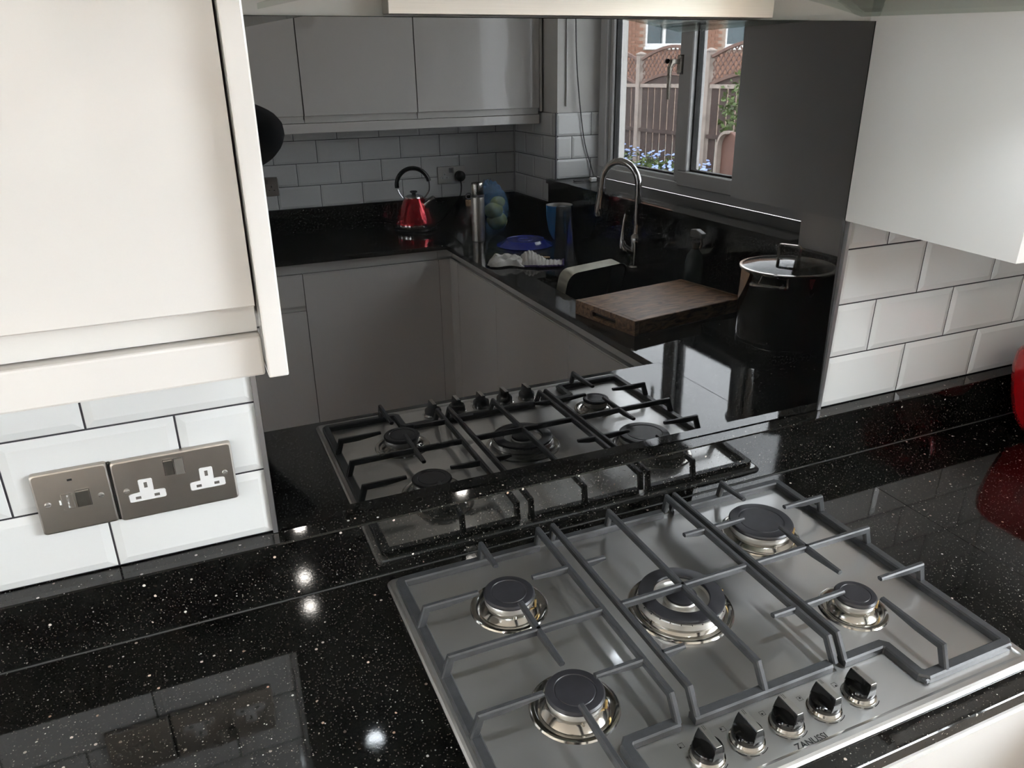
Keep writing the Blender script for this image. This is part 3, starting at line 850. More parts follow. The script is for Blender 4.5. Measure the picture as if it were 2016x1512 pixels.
# burners
def burner(x, y, R, rc):
    pan = MB().lathe([(R, 0.0042), (R-0.0015, 0.0062), (R-0.005, 0.0072), (R-0.0085, 0.0066), (R-0.013, 0.0048), (rc+0.006, 0.0062), (rc+0.001, 0.0098), (rc-0.003, 0.0125), (rc-0.006, 0.0125)], (x, y, 0), 48)
    b_ = pan.build('burner', 'polished_steel', hob)
    cr_ = MB().lathe([(rc-0.006, 0.0110), (rc-0.004, 0.0150), (rc-0.0008, 0.0165), (rc-0.0005, 0.0215), (rc-0.002, 0.0240), (rc-0.004, 0.0248), (0, 0.0248)], (x, y, 0), 48)
    cr_.build('burner_crown', 'aluminium', b_)
    cap = MB().lathe([(rc-0.003, 0.0249), (rc+0.0005, 0.0256), (rc+0.0010, 0.0285), (rc-0.0010, 0.0308), (rc-0.0040, 0.0313), (rc*0.74, 0.0309), (rc*0.72, 0.0301), (rc*0.69, 0.0301), (rc*0.67, 0.0308), (0, 0.0310)], (x, y, 0), 48)
    cap.build('burner_cap', 'enamel_black', b_)
    for a in range(3):
        an = math.radians(20+120*a)
        MB().lathe([(0, 0.0095), (0.0022, 0.0095), (0.0022, 0.0150), (0.0, 0.0160)], (x+(rc-0.001)*math.cos(an), y+(rc-0.001)*math.sin(an), 0), 10).build('stud', 'polished_steel', b_)
    an = math.radians(-35)
    MB().lathe([(0, 0.0105), (0.0019, 0.0105), (0.0017, 0.0225), (0.0, 0.0235)], (x+(rc+0.0025)*math.cos(an), y+(rc+0.0025)*math.sin(an), 0), 8).build('igniter', 'brass', b_)
XLB, XRB = 0.365, 0.811
burner(XLB, -0.1785, 0.0560, 0.0355)
burner(XLB, -0.3785, 0.0560, 0.0355)
burner(XRB, -0.1785, 0.0640, 0.0500)
burner(XRB, -0.3785, 0.0480, 0.0280)
wx, wy = CX, -0.2775
wb = MB().lathe([(0.0755, 0.0042), (0.0738, 0.0066), (0.0700, 0.0076), (0.0660, 0.0066), (0.0625, 0.0052), (0.0595, 0.0085), (0.0560, 0.0100)], (wx, wy, 0), 64).build('wok_burner', 'polished_steel', hob)
MB().lathe([(0.0560, 0.0095), (0.0610, 0.0135), (0.0625, 0.0150), (0.0610, 0.0225), (0.0590, 0.0238), (0.0400, 0.0238), (0.0385, 0.0200), (0.0330, 0.0170), (0.0240, 0.0165), (0.0235, 0.0215), (0.0215, 0.0232), (0, 0.0232)], (wx, wy, 0), 64).build('burner_crown', 'aluminium', wb)
MB().lathe([(0.0400, 0.0238), (0.0390, 0.0262), (0.0405, 0.0285), (0.0570, 0.0292), (0.0600, 0.0278), (0.0606, 0.0255), (0.0595, 0.0239), (0.0400, 0.0238)], (wx, wy, 0), 64).build('burner_ring_cap', 'enamel_black', wb)
MB().lathe([(0.0218, 0.0233), (0.0224, 0.0245), (0.0218, 0.0272), (0.0195, 0.0282), (0, 0.0286)], (wx, wy, 0), 40).build('burner_cap', 'enamel_black', wb)
for a in range(26):
    an = 2*math.pi*a/26
    if a == 0:
        q = MB().box(-0.0006, 0.0006, -0.0004, 0.0007, 0.0225, 0.0240, mtx=Matrix.Translation((wx+0.0612, wy, 0)) @ Matrix.Rotation(math.pi/2, 4, 'Z')).build('flame_slot', 'print_black', wb)
        mesh_slot = q
    else:
        o = q.copy(); ROOT.objects.link(o); o.parent = wb
        M_ = Matrix.Translation(Vector((wx, wy, 0))-ORG[wb.name]) @ Matrix.Rotation(an, 4, 'Z') @ Matrix.Translation(ORG[wb.name]-Vector((wx, wy, 0)))
        o.matrix_local = M_
for a in (15, 195):
    an = math.radians(a)
    MB().lathe([(0, 0.0085), (0.0024, 0.0085), (0.0024, 0.0135), (0.0, 0.0145)], (wx+0.058*math.cos(an), wy+0.058*math.sin(an), 0), 10).build('stud', 'polished_steel', wb)
MB().lathe([(0, 0.0085), (0.0020, 0.0085), (0.0017, 0.0245), (0.0, 0.0255)], (wx+0.0625*math.cos(-0.2), wy+0.0625*math.sin(-0.2), 0), 8).build('igniter', 'brass', wb)
# knobs
KX = [0.4695, 0.5255, 0.5835, 0.6410, 0.6965]; KY = -0.5010
def blade_ring(z, w_, l0, l1, kx):
    return [(kx+sx*w_, KY+l, z) for sx, l in ((-1, -l0), (1, -l0), (1, l1), (-1, l1))]
first = None
for i, kx in enumerate(KX):
    if first is None:
        skirt = MB().lathe([(0, 0.0042), (0.0212, 0.0042), (0.0210, 0.0050), (0.0195, 0.0056), (0.0185, 0.0080), (0.0180, 0.0095)], (kx, KY, 0), 40)
        kb = skirt.build('knob', 'polished_steel', hob)
        bd = MB().lathe([(0.0172, 0.0095), (0.0184, 0.0100), (0.0184, 0.0165), (0.0172, 0.0188), (0.0120, 0.0200), (0, 0.0202)], (kx, KY, 0), 40)
        bd.rings([blade_ring(0.0150, 0.0072, 0.0178, 0.0178, kx), blade_ring(0.0240, 0.0056, 0.0180, 0.0172, kx), blade_ring(0.0340, 0.0046, 0.0176, 0.0150, kx), blade_ring(0.0346, 0.0042, 0.0172, 0.0146, kx)], cap0=True)
        body = bd.build('knob_grip', 'knob_black', kb)
        tp = MB().box(kx-0.0040, kx+0.0040, KY-0.0172, KY+0.0146, 0.0344, 0.0354, bevel=0.0003)
        tp_ = tp.build('knob_face', 'knob_face', kb)
        pm = MB(); pm.box(kx-0.0013, kx-0.0007, KY+0.0080, KY+0.0147, 0.03538, 0.03546); pm.box(kx+0.0007, kx+0.0013, KY+0.0080, KY+0.0147, 0.03538, 0.03546)
        pm_ = pm.build('pointer_mark', 'print_black', kb)
        first = (kb, [body, tp_, pm_]); org0 = kx
    else:
        o = first[0].copy(); ROOT.objects.link(o); o.parent = hob; o.location = (kx-org0, 0, 0); ORG[o.name] = ORG[first[0].name]
        for c in first[1]:
            c2 = c.copy(); ROOT.objects.link(c2); c2.parent = o
# printed marks on the control strip
pr = MB()
vs, fs = text_mesh('ZANUSSI', 0.0455, 0.0088, 0.020)
par_ = list(range(len(vs)))
def find(i):
    while par_[i] != i: i = par_[i]
    return i
for f in fs:
    for i in f[1:]: par_[find(i)] = find(f[0])
isl = {}
for f in fs: isl.setdefault(find(f[0]), []).append(f)
for fl_ in isl.values():
    used = sorted({i for f in fl_ for i in f}); mp_ = {i: k for k, i in enumerate(used)}
    MB().add([(0.5685+vs[i].x, -0.5375+vs[i].y, 0.00432) for i in used], [[mp_[i] for i in f] for f in fl_]).build('letter', 'print_black', hob)
for kx in KX:
    for a0, a1 in ((-160, -128), (-120, -92), (-84, -52)):
        n_ = 8
        vs = []
        for k in range(n_+1):
            a = math.radians(a0+(a1-a0)*k/n_)
            for rr in (0.0232, 0.0242):
                vs.append((kx+rr*math.cos(a), KY+rr*math.sin(a), 0.00432))
        pr.add(vs, [[2*k, 2*k+1, 2*k+3, 2*k+2] for k in range(n_)])
def frame2d(x, y, s_, t_):
    for a in ((x, x+s_, y, y+t_), (x, x+s_, y+s_-t_, y+s_), (x, x+t_, y, y+s_), (x+s_-t_, x+s_, y, y+s_)):
        pr.add([(a[0], a[2], 0.00432), (a[1], a[2], 0.00432), (a[1], a[3], 0.00432), (a[0], a[3], 0.00432)], [[0, 1, 2, 3]])
for k, kx in enumerate(KX):
    dx = -0.0225 if k == 0 else -0.020
    x0, y0_ = kx+dx, KY+0.0195
    frame2d(x0, y0_, 0.0066, 0.0004)
    dxy = [(0.0012, 0.0012), (0.0012, 0.0040), (0.0026, 0.0026), (0.0040, 0.0040), (0.0040, 0.0012)][k]
    pr.add([(x0+dxy[0]+0.0013*math.cos(a*0.785), y0_+dxy[1]+0.0013*math.sin(a*0.785), 0.00433) for a in range(8)], [list(range(8))])
# spark star, flame outline and minimum mark beside the first knob
sx, sy = 0.4475, -0.4945
for a in range(4):
    c_, s_ = math.cos(a*math.pi/4), math.sin(a*math.pi/4)
    pr.add([(sx+c_*u-s_*v, sy+s_*u+c_*v, 0.00432) for u, v in ((-0.0026, -0.0002), (0.0026, -0.0002), (0.0026, 0.0002), (-0.0026, 0.0002))], [[0, 1, 2, 3]])
pr.build('printed_marks', 'print_black', hob, kind='stuff')

# ------------------------------------------------------------------ sockets and switches
def plate(x0, z0, w_, h_, parent, face, sg, mat='plate_steel'):
    """rounded metal face plate; sg=-1 faces -y"""
    def ring(i, d): return [(p[0], face + sg*d, p[1]) for p in [(q[0], q[1]) for q in rrect(x0+i, x0+w_-i, z0+i, z0+h_-i, 0.004, 0, 4)]]
    return MB().rings([ring(0, 0.0003), ring(0, 0.0055), ring(0.0006, 0.0072), ring(0.0022, 0.0080)]).build('face_plate', mat, parent)
def outlet(cx, cz, parent, face, sg, body='white_plastic', sc=1.0):
    """white UK three-pin insert: T-shaped, with three slots"""
    q = sc
    pts = [(-0.0205, -0.0120), (0.0205, -0.0120), (0.0220, -0.0105), (0.0220, -0.0015), (0.0200, 0.0003), (0.0085, 0.0010), (0.0085, 0.0175), (0.0070, 0.0190), (-0.0070, 0.0190), (-0.0085, 0.0175), (-0.0085, 0.0010), (-0.0200, 0.0003), (-0.0220, -0.0015), (-0.0220, -0.0105)]
    a, b_ = face + sg*0.0070, face + sg*0.0088
    m_ = MB(); m_.prism([(cx+x*q, cz+z*q) for x, z in pts], 'y', min(a, b_), max(a, b_), bevel=0.0006)
    o = m_.build('outlet', body, parent)
    for x, z, w_, h_ in ((0, 0.0105, 0.0040, 0.0078), (-0.0112, -0.0063, 0.0064, 0.0038), (0.0112, -0.0063, 0.0064, 0.0038)):
        c_, d_ = face + sg*0.0080, face + sg*0.0090
        MB().box(cx+x-w_/2, cx+x+w_/2, min(c_, d_), max(c_, d_), cz+z-h_/2, cz+z+h_/2).build('slot', 'slot_dark', o)
def screw(cx, cz, parent, face, sg):
    o = MB().lathe([(0, 0.0078), (0.0036, 0.0078), (0.0036, 0.0085), (0.0028, 0.0096), (0, 0.0100)], (cx, face, cz), 16, axis=(0, sg, 0))
    o = o.build('screw', 'aluminium', parent)
    a, b_ = face + sg*0.0095, face + sg*0.01005
    MB().box(cx-0.0030, cx+0.0030, min(a, b_), max(a, b_), cz-0.0004, cz+0.0004).build('screw_slot', 'slot_dark', o)
def rocker(cx, cz, w_, h_, parent, face, sg, mat='polished_steel', on=True):
    mat = 'knob_face' if mat == 'polished_steel' else mat
    t0, t1 = (0.0095, 0.0120) if on else (0.0120, 0.0095)
    def y(d): return face + sg*d
    m_ = MB()
    m_.rings([[(cx-w_/2, y(0.007), cz-h_/2), (cx+w_/2, y(0.007), cz-h_/2), (cx+w_/2, y(0.007), cz+h_/2), (cx-w_/2, y(0.007), cz+h_/2)],
              [(cx-w_/2, y(t0), cz-h_/2), (cx+w_/2, y(t0), cz-h_/2), (cx+w_/2, y(t1), cz+h_/2), (cx-w_/2, y(t1), cz+h_/2)]])
    r_ = m_.build('rocker', mat, parent)
    a, b_ = y(0.0079), y(0.0084)
    MB().box(cx-w_/2-0.0007, cx+w_/2+0.0007, min(a, b_), max(a, b_), cz-h_/2-0.0007, cz+h_/2+0.0007).build('rocker_gap', 'slot_dark', r_)
sx, sz = -0.1102, 0.1714
ds = thing('double_socket', (sx+0.073, 0, sz), 'brushed steel double socket with white inserts, left of the hob', 'socket')
plate(sx, sz, 0.146, 0.086, ds, 0.0, -1)
outlet(sx+0.036, sz+0.037, ds, 0.0, -1); outlet(sx+0.110, sz+0.037, ds, 0.0, -1)
screw(sx+0.0128, sz+0.0430, ds, 0.0, -1); screw(sx+0.1333, sz+0.0430, ds, 0.0, -1)
rocker(sx+0.0668, sz+0.0660, 0.0105, 0.0215, ds, 0.0, -1, 'polished_steel', True)
rocker(sx+0.0796, sz+0.0660, 0.0105, 0.0215, ds, 0.0, -1, 'polished_steel', False)
px, pz = -0.1994, 0.1734
fs_ = thing('fused_switch', (px+0.043, 0, pz), 'square brushed steel fused switch beside the double socket', 'switch')
plate(px, pz, 0.086, 0.086, fs_, 0.0, -1)
screw(px+0.0130, pz+0.0430, fs_, 0.0, -1); screw(px+0.0730, pz+0.0430, fs_, 0.0, -1)
rocker(px+0.0530, pz+0.0440, 0.0150, 0.0225, fs_, 0.0, -1)
fc = MB().box(px+0.0285, px+0.0425, -0.0098, -0.0072, pz+0.0320, pz+0.0540, bevel=0.0009).build('fuse_carrier', 'plate_steel', fs_)
MB().box(px+0.0258, px+0.0283, -0.0095, -0.0075, pz+0.0395, pz+0.0465, bevel=0.0005).build('fuse_tab', 'white_plastic', fs_)
for k, ch in enumerate('FUSE'):
    vs, f_ = text_mesh(ch, 0.0022, 0.0034, 0.01)
    MB().add([(px+0.0350+v.x, -0.00987, pz+0.0493-k*0.0050+v.y) for v in vs], f_).build('letter', 'white_plastic', fc)
MB().box(px+0.0400, px+0.0455, -0.0083, -0.0078, pz+0.0710, pz+0.0735).build('neon', 'print_black', fs_)
MB().box(px+0.0860, sx, -0.0040, -0.0004, sz+0.002, sz+0.086).build('socket_gap', 'gasket', label='dark strip filling the joint between the switch and the double socket', cat='strip')
# far wall: double socket with the kettle plug, and a switch
fx, fz = 1.2520, 0.1880
fd = thing('double_socket', (fx+0.073, -2.84, fz), 'dull steel double socket on the far tiles, behind the kettle', 'socket')
plate(fx, fz, 0.146, 0.086, fd, -2.84, 1)
outlet(fx+0.036, fz+0.037, fd, -2.84, 1); outlet(fx+0.110, fz+0.037, fd, -2.84, 1)
rocker(fx+0.0668, fz+0.0660, 0.0105, 0.0215, fd, -2.84, 1); rocker(fx+0.0796, fz+0.0660, 0.0105, 0.0215, fd, -2.84, 1)
pg = thing('kettle_plug', (fx+0.114, -2.825, fz+0.035), 'black three-pin plug and flex in the far double socket', 'plug')
q = MB(); q.lathe([(0, 0.0), (0.026, 0.0), (0.028, 0.004), (0.026, 0.020), (0.018, 0.026), (0, 0.028)], (fx+0.114, -2.8305, fz+0.036), 22, axis=(0, 1, 0)); q.build('plug_body', 'black_plastic', pg)
MB().tube(smooth_path([(fx+0.114, -2.818, fz+0.020), (fx+0.116, -2.812, fz-0.015), (fx+0.105, -2.805, fz-0.060), (fx+0.070, -2.795, fz-0.100), (fx+0.010, -2.775, fz-0.150), (fx-0.040, -2.760, fz-0.1835), (fx-0.070, -2.745, fz-0.1842)]), 0.0036, 8).build('flex', 'black_plastic', pg)
f2 = thing('wall_switch', (0.43, -2.84, 0.19), 'square steel socket at the dark left end of the far tiles', 'socket')
plate(0.385, 0.1890, 0.086, 0.086, f2, -2.84, 1)
outlet(0.4380, 0.2220, f2, -2.84, 1, 'plate_steel')
rocker(0.4180, 0.2560, 0.0105, 0.0180, f2, -2.84, 1)

# ------------------------------------------------------------------ red kettle
kx, ky = 1.080, -2.690
kt = thing('kettle', (kx, ky, 0), 'red metal pyramid kettle with a black arched handle', 'kettle')
MB().lathe([(0, 0.0005), (0.103, 0.0005), (0.105, 0.006), (0.101, 0.014), (0, 0.014)], (kx, ky, 0), 40).build('power_base', 'black_plastic', kt)
MB().lathe([(0.092, 0.0145), (0.097, 0.018), (0.0985, 0.028), (0.0980, 0.034)], (kx, ky, 0), 48).build('chrome_band', 'chrome', kt)
MB().lathe([(0.0978, 0.034), (0.0968, 0.042), (0.0480, 0.150), (0.0455, 0.154)], (kx, ky, 0), 56).build('body', 'kettle_red', kt)
kl = MB().lathe([(0.0458, 0.154), (0.0440, 0.160), (0.030, 0.1665), (0, 0.1690)], (kx, ky, 0), 40).build('lid', 'chrome', kt)
MB().lathe([(0.010, 0.168), (0.009, 0.174), (0.017, 0.180), (0.0185, 0.184), (0.014, 0.187), (0, 0.188)], (kx, ky, 0), 24).build('lid_knob', 'black_plastic', kl)
hdir = Vector((0.97, 0.22, 0)).normalized()
def hp(a, r_=0.078, cz=0.2140):
    return Vector((kx, ky, 0)) + hdir*(r_*math.cos(math.radians(a))) + Vector((0, 0, cz+r_*math.sin(math.radians(a))))
hdl = MB().tube([hp(a) for a in range(12, 196, 8)], 0.0105, 10).build('handle', 'black_plastic', kt)
wr_ = MB()
wr_.tube(smooth_path([hp(14), hp(-8), hp(-25, 0.080), Vector((kx, ky, 0.150))+hdir*0.050]), 0.0035, 8)
wr_.build('handle_stem', 'chrome', hdl)
MB().tube(smooth_path([hp(194), hp(210), Vector((kx, ky, 0.152))-hdir*0.052]), 0.0035, 8).build('handle_stem', 'chrome', hdl)
spd = Vector((0.80, 0.60, 0)).normalized()
s0 = Vector((kx, ky, 0.118))+spd*0.050; s1 = Vector((kx, ky, 0.156))+spd*0.100
MB().tube([s0, s0.lerp(s1, 0.6), s1, s1+Vector((0.004, 0, 0.004))], [0.023, 0.0150, 0.0115, 0.009], 14).build('spout', 'chrome', kt)

# ------------------------------------------------------------------ things in the inner corner
fk = thing('vacuum_flask', (1.2565, -2.283, 0), 'tall brushed steel vacuum flask in front of the blue bag', 'flask')
MB().lathe([(0, 0.0004), (0.028, 0.0004), (0.030, 0.003), (0.030, 0.190), (0.029, 0.196), (0, 0.196)], (1.2565, -2.283, 0), 32).build('body', 'plate_steel', fk)
MB().lathe([(0.0275, 0.2075), (0.0275, 0.250), (0.0255, 0.2585), (0, 0.2605)], (1.2565, -2.283, 0), 32).build('cup_lid', 'polished_steel', fk)
st = MB().lathe([(0.029, 0.1965), (0.0312, 0.198), (0.0312, 0.206), (0.029, 0.2075)], (1.2565, -2.283, 0), 32)
st.tube(arc((1.2565-0.0440, 0.2030), 0.0130, 0, 330, 14, 'xz', -2.278), 0.0034, 8)
st.build('strap', 'cable_grey', fk)
bt = thing('oil_bottle', (1.246, -2.372, 0), 'small cork-stoppered bottle half hidden behind the steel flask', 'bottle')
MB().lathe([(0, 0.0004), (0.030, 0.0004), (0.032, 0.004), (0.032, 0.090), (0.020, 0.112), (0.013, 0.120), (0.013, 0.148), (0.011, 0.148), (0.011, 0.118), (0.029, 0.088), (0.029, 0.006), (0, 0.005)], (1.246, -2.372, 0), 28).build('glass_body', 'clear_glass', bt)
MB().lathe([(0, 0.135), (0.0105, 0.135), (0.014, 0.150), (0.015, 0.172), (0, 0.174)], (1.246, -2.372, 0), 18).build('stopper', 'cork', bt)
# plastic bag of bread
bgx, bgy = 1.395, -2.430
bag = thing('bread_bag', (bgx, bgy, 0), 'translucent blue plastic bag with yellow bread inside', 'bag')
def blob(cx, cy, cz, rx, ry, rz, nz, amp, seed, nu=28, nv=18, zmin=0.0006):
    rnd = random.Random(seed); ph = [(rnd.uniform(0, 6.28), rnd.uniform(2, nz), rnd.uniform(2, nz), rnd.uniform(0, 6.28)) for _ in range(7)]
    vs = []; fs = []
    for j in range(nv+1):
        b_ = -math.pi/2 + math.pi*j/nv
        for i in range(nu):
            a = 2*math.pi*i/nu
            k = 1 + amp*sum(math.sin(p_[1]*a*1.0 + p_[0])*math.sin(p_[2]*b_ + p_[3]) for p_ in [(x0, round(x1), x2, x3) for x0, x1, x2, x3 in ph])/3
            if j in (0, nv): k = 1
            vs.append((cx+rx*k*math.cos(b_)*math.cos(a), cy+ry*k*math.cos(b_)*math.sin(a), max(zmin, cz+rz*k*math.sin(b_))))
    for j in range(nv):
        for i in range(nu):
            fs.append([j*nu+i, j*nu+(i+1) % nu, (j+1)*nu+(i+1) % nu, (j+1)*nu+i])
    return vs, fs
vs, f_ = blob(bgx, bgy, 0.110, 0.074, 0.066, 0.130, 13, 0.12, 4, 44, 30)
vs = [(x-0.10*max(0, z-0.13)-0.01, y, z) for x, y, z in vs]
MB().add(vs, f_, False).build('bag_film', 'bag_blue', bag)
for cx_, cy_, cz_, rr in ((bgx+0.012, bgy, 0.055, 0.048), (bgx-0.008, bgy+0.006, 0.105, 0.045), (bgx+0.020, bgy-0.006, 0.140, 0.034)):
    vs, f_ = blob(cx_, cy_, cz_, rr*1.05, rr*0.9, rr*0.85, 5, 0.06, 9, 16, 10, 0.004)
    MB().add(vs, f_, True).build('bread_roll', 'bread_yellow', bag)
# upturned plate, mug, tumbler
plx, ply = 1.408, -2.105
MB().lathe([(0.124, 0.0004), (0.126, 0.0022), (0.118, 0.0060), (0.098, 0.0160), (0.088, 0.0245), (0.086, 0.0262), (0.084, 0.0255), (0.082, 0.0230), (0.034, 0.0225), (0.0325, 0.0240), (0.0310, 0.0240), (0.0300, 0.0225), (0, 0.0222)], (plx, ply, 0), 56).build('plate', 'plate_blue', label='dark blue plate lying upside down by the cloth', cat='plate')
mgx, mgy = 1.598, -2.150
mg = thing('mug', (mgx, mgy, 0), 'blue mug with a white inside, behind the tumbler', 'mug')
MB().lathe([(0, 0.0004), (0.030, 0.0004), (0.036, 0.008), (0.052, 0.045), (0.060, 0.100), (0.062, 0.152), (0.060, 0.1545)], (mgx, mgy, 0), 40).build('outside', 'mug_blue', mg)
MB().lathe([(0.060, 0.1545), (0.0585, 0.152), (0.0565, 0.100), (0.048, 0.045), (0.030, 0.012), (0, 0.010)], (mgx, mgy, 0), 40).build('inside', 'glaze_white', mg)
MB().tube(smooth_path([(mgx+0.050, mgy-0.030, 0.120), (mgx+0.062, mgy-0.052, 0.110), (mgx+0.058, mgy-0.055, 0.065), (mgx+0.040, mgy-0.030, 0.048)]), 0.0055, 8).build('handle', 'mug_blue', mg)
tx, ty = 1.494, -1.898
tb = MB(); tb.lathe([(0.0405, 0.0005), (0.0412, 0.0015), (0.0375, 0.090), (0.0335, 0.165), (0.0330, 0.186), (0.0310, 0.189), (0, 0.187), (0, 0.176), (0.0295, 0.175), (0.0315, 0.160), (0.0355, 0.090), (0.0390, 0.0015), (0.0405, 0.0005)], (tx, ty, 0), 36)
tb.build('tumbler', 'clear_glass', label='tall clear glass tumbler standing upside down by the tap', cat='tumbler')
# crocheted cloth with a purple edge, wooden stick
def cloth_sheet(fn, nu, nv, th):
    top = [[Vector(fn(i/nu, j/nv)) for i in range(nu+1)] for j in range(nv+1)]
    vs = []; fs = []
    for lay in (0, 1):
        for j in range(nv+1):
            for i in range(nu+1):
                p = top[j][i]
                du = top[j][min(i+1, nu)]-top[j][max(i-1, 0)]; dv = top[min(j+1, nv)][i]-top[max(j-1, 0)][i]
                nn = du.cross(dv); nn = nn.normalized() if nn.length > 1e-9 else Vector((0, 0, 1))
                q = p + nn*(th/2 if lay else -th/2); q.z = max(q.z, 0.0008)
                vs.append(q)
    N = (nu+1)*(nv+1)
    for lay in (0, 1):
        for j in range(nv):
            for i in range(nu):
                a = lay*N + j*(nu+1)+i
                fs.append([a, a+1, a+nu+2, a+nu+1])
    edge = [i for i in range(nu+1)] + [j*(nu+1)+nu for j in range(1, nv+1)] + [nv*(nu+1)+i for i in range(nu-1, -1, -1)] + [j*(nu+1) for j in range(nv-1, 0, -1)]
    for a, b_ in zip(edge, edge[1:]+edge[:1]):
        fs.append([a, b_, b_+N, a+N])
    return vs, fs, [top[j][i] for j, i in ([(0, i) for i in range(nu+1)] + [(j, nu) for j in range(1, nv+1)] + [(nv, i) for i in range(nu-1, -1, -1)] + [(j, 0) for j in range(nv-1, -1, -1)])]
clx, cly = 1.245, -1.775
cl = thing('dish_cloth', (clx, cly, 0), 'crumpled grey knitted dish cloth with a purple edge', 'cloth')
ex, ey = Vector((0.97, 0.50)).normalized(), Vector((-0.50, 0.97)).normalized()
def cl_map(a, b_, z):
    return (clx + ex.x*a + ey.x*b_, cly + ex.y*a + ey.y*b_, z)
def fold_a(u, v):      # the wrung, bunched end
    e = (math.sin(math.pi*v)**0.55)*(min(1, u*5)**0.6)*(min(1, (1-u)*7)**0.6)
    a = -0.125 + 0.135*u + 0.006*math.sin(14*v); b_ = -0.035 + 0.100*v + 0.012*math.sin(8*u)
    z = 0.0045 + e*(0.026 + 0.006*math.sin(3.2*u+1) + 0.004*math.sin(24*u+7*v) + 0.004*math.sin(19*v+6*u))
    return cl_map(a, b_, z)
def fold_b(u, v):      # the ribbed middle, heaped over a fold
    e = (math.sin(math.pi*v)**0.5)*(min(1, u*6)**0.6)*(min(1, (1-u)*6)**0.6)
    a = -0.020 + 0.110*u + 0.020*v; b_ = -0.070 + 0.135*v
    z = 0.0045 + e*(0.016 + 0.032*math.exp(-((u-0.40)/0.30)**2)*(1-0.4*v) + 0.0025*math.sin(52*u+4*v))
    return cl_map(a, b_, z)
def fold_c(u, v):      # the corner that lies flat
    a = 0.065 + 0.100*u; b_ = -0.020 + 0.100*v - 0.02*u
    z = 0.0050 + 0.012*math.sin(math.pi*v)*math.sin(math.pi*min(1, u*1.15)) + 0.0020*math.sin(40*u)
    return cl_map(a, b_, max(0.0042, z))
for k, fn in enumerate((fold_a, fold_b, fold_c)):
    vs, f_, ed = cloth_sheet(fn, 34, 16, 0.006)
    s_ = MB().add(vs, f_, True).build('fold', 'knit', cl)
    if k > 0:
        MB().tube([p + Vector((0, 0, 0.001)) for p in ed[:: 2]] if k == 2 else [Vector(fn(i/24, 1.0)) + Vector((0, 0, 0.001)) for i in range(25)], 0.0050, 6).build('edging', 'knit_purple', s_)
MB().tube([cl_map(-0.105, -0.072, 0.0055), cl_map(0.00, -0.080, 0.0055), cl_map(0.11, -0.088, 0.0055)], [0.0045, 0.0050, 0.0045], 10).build('wooden_stick', 'stick_wood', label='pale round wooden stick lying behind the cloth', cat='stick')

# ------------------------------------------------------------------ sink, tap, washing-up things
sk = thing('sink', ((SX0+SX1)/2, (SY0+SY1)/2, -0.20), 'black undermounted sink between the tap and the chopping board', 'sink')
bw = MB()
bw.rings([rrect(SX0-0.012, SX1+0.012, SY0-0.012, SY1+0.012, 0.02, -0.0212), rrect(SX0+0.002, SX1-0.002, SY0+0.002, SY1-0.002, 0.02, -0.0212), rrect(SX0+0.006, SX1-0.006, SY0+0.006, SY1-0.006, 0.025, -0.17), rrect(SX0+0.03, SX1-0.03, SY0+0.03, SY1-0.03, 0.03, -0.195)], cap1=True)
bw.build('bowl', 'sink_black', sk)
MB().lathe([(0, -0.193), (0.038, -0.193), (0.042, -0.1945)], ((SX0+SX1)/2, (SY0+SY1)/2, 0), 24).build('waste', 'chrome', sk)
# baking tin standing on its edge in the sink
tn = thing('baking_tin', (1.365, -1.445, -0.19), 'beige-rimmed baking tin standing on edge in the sink', 'baking tin')
M_ = Matrix.Translation((1.362, -1.442, -0.178)) @ Matrix.Rotation(math.radians(180-14.5), 4, 'Z') @ Matrix.Rotation(math.radians(105), 4, 'X')
def tr_(i, z, r_): return [M_ @ Vector(p) for p in rrect(-0.142+i, 0.142-i, 0.0+i, 0.235-i, r_, z, 6)]
MB().rings([tr_(0.010, -0.060, 0.030), tr_(0.004, -0.055, 0.034), tr_(0.0, 0.0, 0.038), tr_(-0.003, 0.001, 0.040)], smooth=True, cap0=True, cap1=False).build('outer_wall', 'tin_beige', tn)
MB().rings([tr_(-0.003, 0.0012, 0.040), tr_(0.003, 0.0010, 0.036), tr_(0.008, -0.052, 0.032), tr_(0.014, -0.057, 0.028)], smooth=True, cap1=True).build('inner_wall', 'recess_shade', tn)  # inside coloured near-black to stand for the shadow in the tin
# tap
tpx, tpy = 1.612, -1.520
tp = thing('kitchen_tap', (tpx, tpy, 0), 'chrome swan-neck kitchen tap with a pull-out spray head', 'tap')
MB().lathe([(0, 0.0004), (0.026, 0.0004), (0.026, 0.004), (0.0215, 0.010), (0.0205, 0.090), (0.0225, 0.104), (0.0190, 0.122), (0.0125, 0.130), (0, 0.130)], (tpx, tpy, 0), 32).build('body', 'chrome', tp)
da = Vector((-0.42, -0.91, 0)).normalized()
T0 = Vector((tpx, tpy, 0))
def tpnt(d, z): return T0 + da*d + Vector((0, 0, z))
neck = [tpnt(0, 0.125), tpnt(0, 0.20), tpnt(0, 0.305)] + [tpnt(0.082-0.082*math.cos(math.radians(a)), 0.310+0.082*math.sin(math.radians(a))) for a in range(10, 171, 10)] + [tpnt(0.167, 0.285)]
nk = MB().tube(neck, 0.0125, 16).build('neck', 'chrome', tp)
MB().tube([tpnt(0.1665, 0.290), tpnt(0.168, 0.280), tpnt(0.170, 0.268), tpnt(0.177, 0.215), tpnt(0.179, 0.185), tpnt(0.1795, 0.180)], [0.0155, 0.0160, 0.0145, 0.0180, 0.0190, 0.0165], 18).build('spray_head', 'chrome', tp)
ld_ = Vector((-0.75, -0.35, 0)).normalized()
